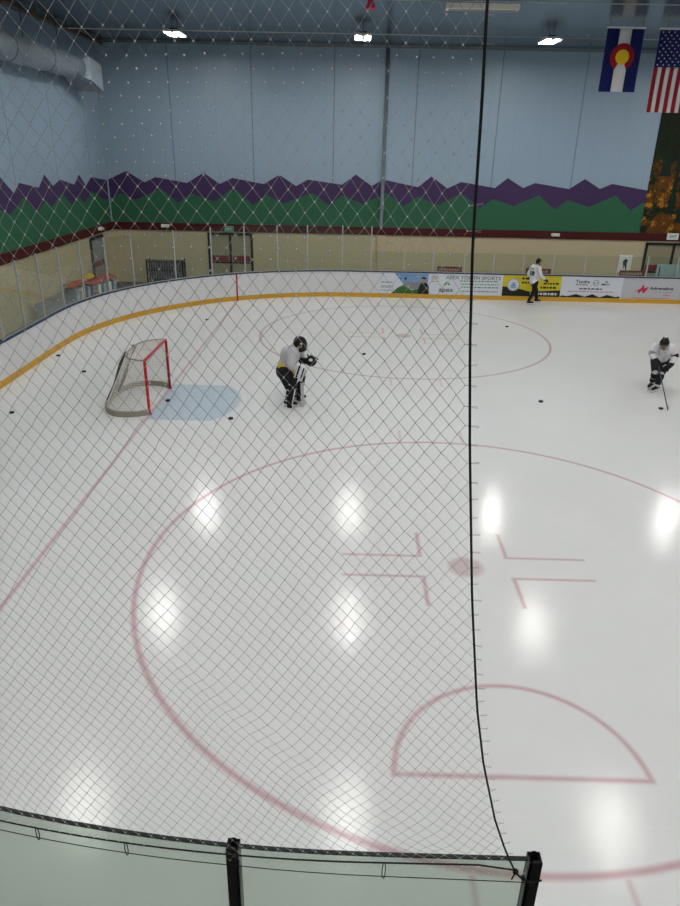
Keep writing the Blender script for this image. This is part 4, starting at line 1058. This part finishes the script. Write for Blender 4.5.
text('lettering', 'EXIT', .14, M['white'], s1, (0, -.004, .12))
s2 = sign('exit_sign', 11.52, 11.98, 2.24, 2.50, M['white'], 'pale exit sign above the double door under the forest mural', 'sign')
text('lettering', 'EXIT', .15, M['adgreen'], s2, (0, -.004, .13), bold=.005)
def emergency(x, y, z, label, rz=0):
    e = empty('emergency_light', (x, y, z), rz); tag(e, label, 'lamp', 'emergency lamps on the maroon band')
    bm = bmesh.new(); box(bm, -.17, .17, -.08, 0, -.06, .06); obj('case', bm, M['white'], e, bevel=.01)
    for s in (-1, 1):
        bm = bmesh.new(); tube(bm, [(.11 * s, -.08, 0), (.11 * s, -.15, -.02)], .05, 12); obj('lamp_head', bm, M['offwhite'], e)
emergency(6.84, WALL_Y - .05, 2.34, 'white twin-head emergency lamp on the far wall above the coach')
emergency(WALL_X + .05, 20.3, 2.36, 'white twin-head emergency lamp in the corner above the end wall door', R(90))
emergency(-9.6, WALL_Y - .05, 2.36, 'white twin-head emergency lamp on the far wall between the corner and the exit sign')
# red signs standing on the far boards
def redsign(x0, x1, label):
    e = empty('red_sign', (x0, 19.95, .98)); tag(e, label, 'sign', 'small red signs behind the far glass'); w_ = x1 - x0
    bm = bmesh.new(); box(bm, 0, w_, 0, .02, 0, .25); obj('sign_board', bm, M['signred'], e)
    bm = bmesh.new(); x = .06; rn = random.Random(int(x0 * 10))
    while x < w_ - .12:
        q = rn.uniform(.04, .09); box(bm, x, x + q, -.004, 0, .09, .17); x += q + .03
    obj('sign_print', bm, M['adgold'], e)
    bm = bmesh.new(); box(bm, .05, .09, 0, .02, -1.01, 0); box(bm, w_ - .09, w_ - .05, 0, .02, -1.01, 0); obj('sign_leg', bm, M['dark'], e)
redsign(1.75, 2.74, 'small dull red sign behind the glass above the white youth sports banner')
redsign(9.05, 10.05, 'small dull red sign behind the glass beside the wall poster')
redsign(5.3, 6.3, 'small dull red sign behind the glass over the yellow banner')
# poster
ps = empty('wall_poster', (9.98, WALL_Y - .02, .85)); tag(ps, 'pale poster with a dark figure on the beige wall beside the doors', 'poster')
bm = bmesh.new(); box(bm, -.28, .28, 0, .015, 0, .72); obj('sheet', bm, M['white'], ps)
bm = bmesh.new(); slab_xz(bm, [(-.05, .08), (.0, .3), (.07, .08), (.1, .1), (.08, .42), (.12, .52), (-.02, .56), (-.1, .45), (-.06, .3)], -.004, .004); obj('printed_figure', bm, M['ink'], ps)
# pale blue folding boards in front of the doors
pb = empty('display_board', (11.55, 20.9, -.03)); tag(pb, 'pale blue folding display board standing in front of the doors', 'board')
for s in (-1, 1):
    bm = bmesh.new(); box(bm, min(0, s * .62), max(0, s * .62), -.02, .02, .72, 1.40, 0, Matrix.Rotation(R(6 * s), 4, 'Z')); obj('leaf', bm, M['paleblue'], pb, bevel=.005)
bm = bmesh.new()
for x in (-.5, 0, .5): box(bm, x - .02, x + .02, .03, .07, 0, 1.3)
obj('leg', bm, M['dark'], pb)
# dark rack by the far wall behind the corner glass
rk = empty('storage_rack', (-9.55, 21.3, -.03)); tag(rk, 'dark grey slatted metal rack against the beige far wall by the corner', 'rack')
bm = bmesh.new()
for x in (-.75, .75): box(bm, x - .03, x + .03, -.25, -.19, 0, 1.12); box(bm, x - .03, x + .03, .19, .25, 0, 1.12)
for z in (.3, .65, 1.0): box(bm, -.78, .78, -.25, .25, z, z + .04)
obj('frame', bm, M['door'], rk)
bm = bmesh.new()
for q in range(14): x = -.7 + q * 1.4 / 13; box(bm, x - .012, x + .012, -.27, -.25, .3, 1.04)
obj('slat_front', bm, M['grey'], rk)
bm = bmesh.new(); box(bm, -.74, .74, .17, .185, .1, 1.03); obj('back_sheet', bm, mat('rack_sheet', (.11, .13, .14), .5), rk)
# upright padded panels with red covers, in the corner
grp = 'upright padded panels stored in the corner'
cols = [M['bluegrey'], M['white'], M['bluegrey'], M['grey'], M['white'], M['bluegrey'], M['white'], M['bluegrey']]
nm = ['blue-grey', 'white', 'blue-grey', 'mid grey', 'white', 'blue-grey', 'white', 'blue-grey']
for q in range(8):
    x = -11.45 + q * .10; y = 15.7 + q * .27
    e = empty('padded_panel', (x, y, -.03), R(-28)); tag(e, '%s upright padded panel in the corner stack, %s counting from the end wall' % (nm[q], ordn[q]), 'panel', grp)
    bm = bmesh.new(); box(bm, -.30, .30, -.07, .07, .03, .86); obj('pad', bm, cols[q], e, bevel=.02)
    bm = bmesh.new(); box(bm, -.31, .31, -.075, .075, 0, .04); obj('foot', bm, M['dark'], e)
bm = bmesh.new(); rn = random.Random(3)
n1, n2 = 14, 5; G = {}
for i in range(n1 + 1):
    for j in range(n2 + 1):
        t = i / n1; G[i, j] = bm.verts.new((-11.55 + t * .85 + (j / n2 - .5) * .5, 15.5 + t * 2.25 - (j / n2 - .5) * .25, .87 + rn.uniform(.0, .05) + .10 * math.sin(PI * j / n2) + .05 * math.sin(9 * t)))
for i in range(n1):
    for j in range(n2): bm.faces.new((G[i, j], G[i + 1, j], G[i + 1, j + 1], G[i, j + 1]))
o = obj('folded_tarp', bm, mat('red_tarp', (.33, .07, .06), .6, noise=.4, nscale=8)); s = o.modifiers.new('s', 'SOLIDIFY'); s.thickness = .02; s.offset = 1
tag(o, 'crumpled red tarp lying over the padded panels in the corner', 'tarp')
bm = bmesh.new(); bmesh.ops.create_uvsphere(bm, u_segments=14, v_segments=10, radius=1, matrix=Matrix.Diagonal((.20, .32, .10, 1)))
for v in bm.verts: v.co += Vector((rn.uniform(-.01, .01), rn.uniform(-.01, .01), rn.uniform(-.01, .01)))
o = obj('yellow_bag', bm, M['yellow'], smooth=True); o.location = (-11.12, 16.55, 1.10); tag(o, 'small yellow bag lying on the crumpled red tarp', 'bag')
# low grey bench row along the end boards
bn = empty('bench', (-11.35, 14.6, -.03)); tag(bn, 'long low grey bench along the end wall behind the glass', 'bench')
bm = bmesh.new(); box(bm, -.25, .25, -1.5, 1.5, .42, .48); obj('seat', bm, M['grey'], bn, bevel=.01)
for y in (-1.2, 0, 1.2):
    bm = bmesh.new(); box(bm, -.2, .2, y - .03, y + .03, 0, .42); obj('leg', bm, M['dark'], bn)
bm = bmesh.new(); box(bm, -.28, -.24, -1.5, 1.5, .5, .85); obj('backrest', bm, M['grey'], bn)

# ------------------------------------------------------------------ world and view
wd = bpy.data.worlds.new('world'); sc.world = wd; wd.use_nodes = True
wd.node_tree.nodes['Background'].inputs[0].default_value = (.5, .55, .6, 1); wd.node_tree.nodes['Background'].inputs[1].default_value = .3
sc.view_settings.view_transform = 'Standard'; sc.view_settings.look = 'None'; sc.view_settings.exposure = 0.0; sc.view_settings.gamma = 1.0
sc.view_settings.use_curve_mapping = False
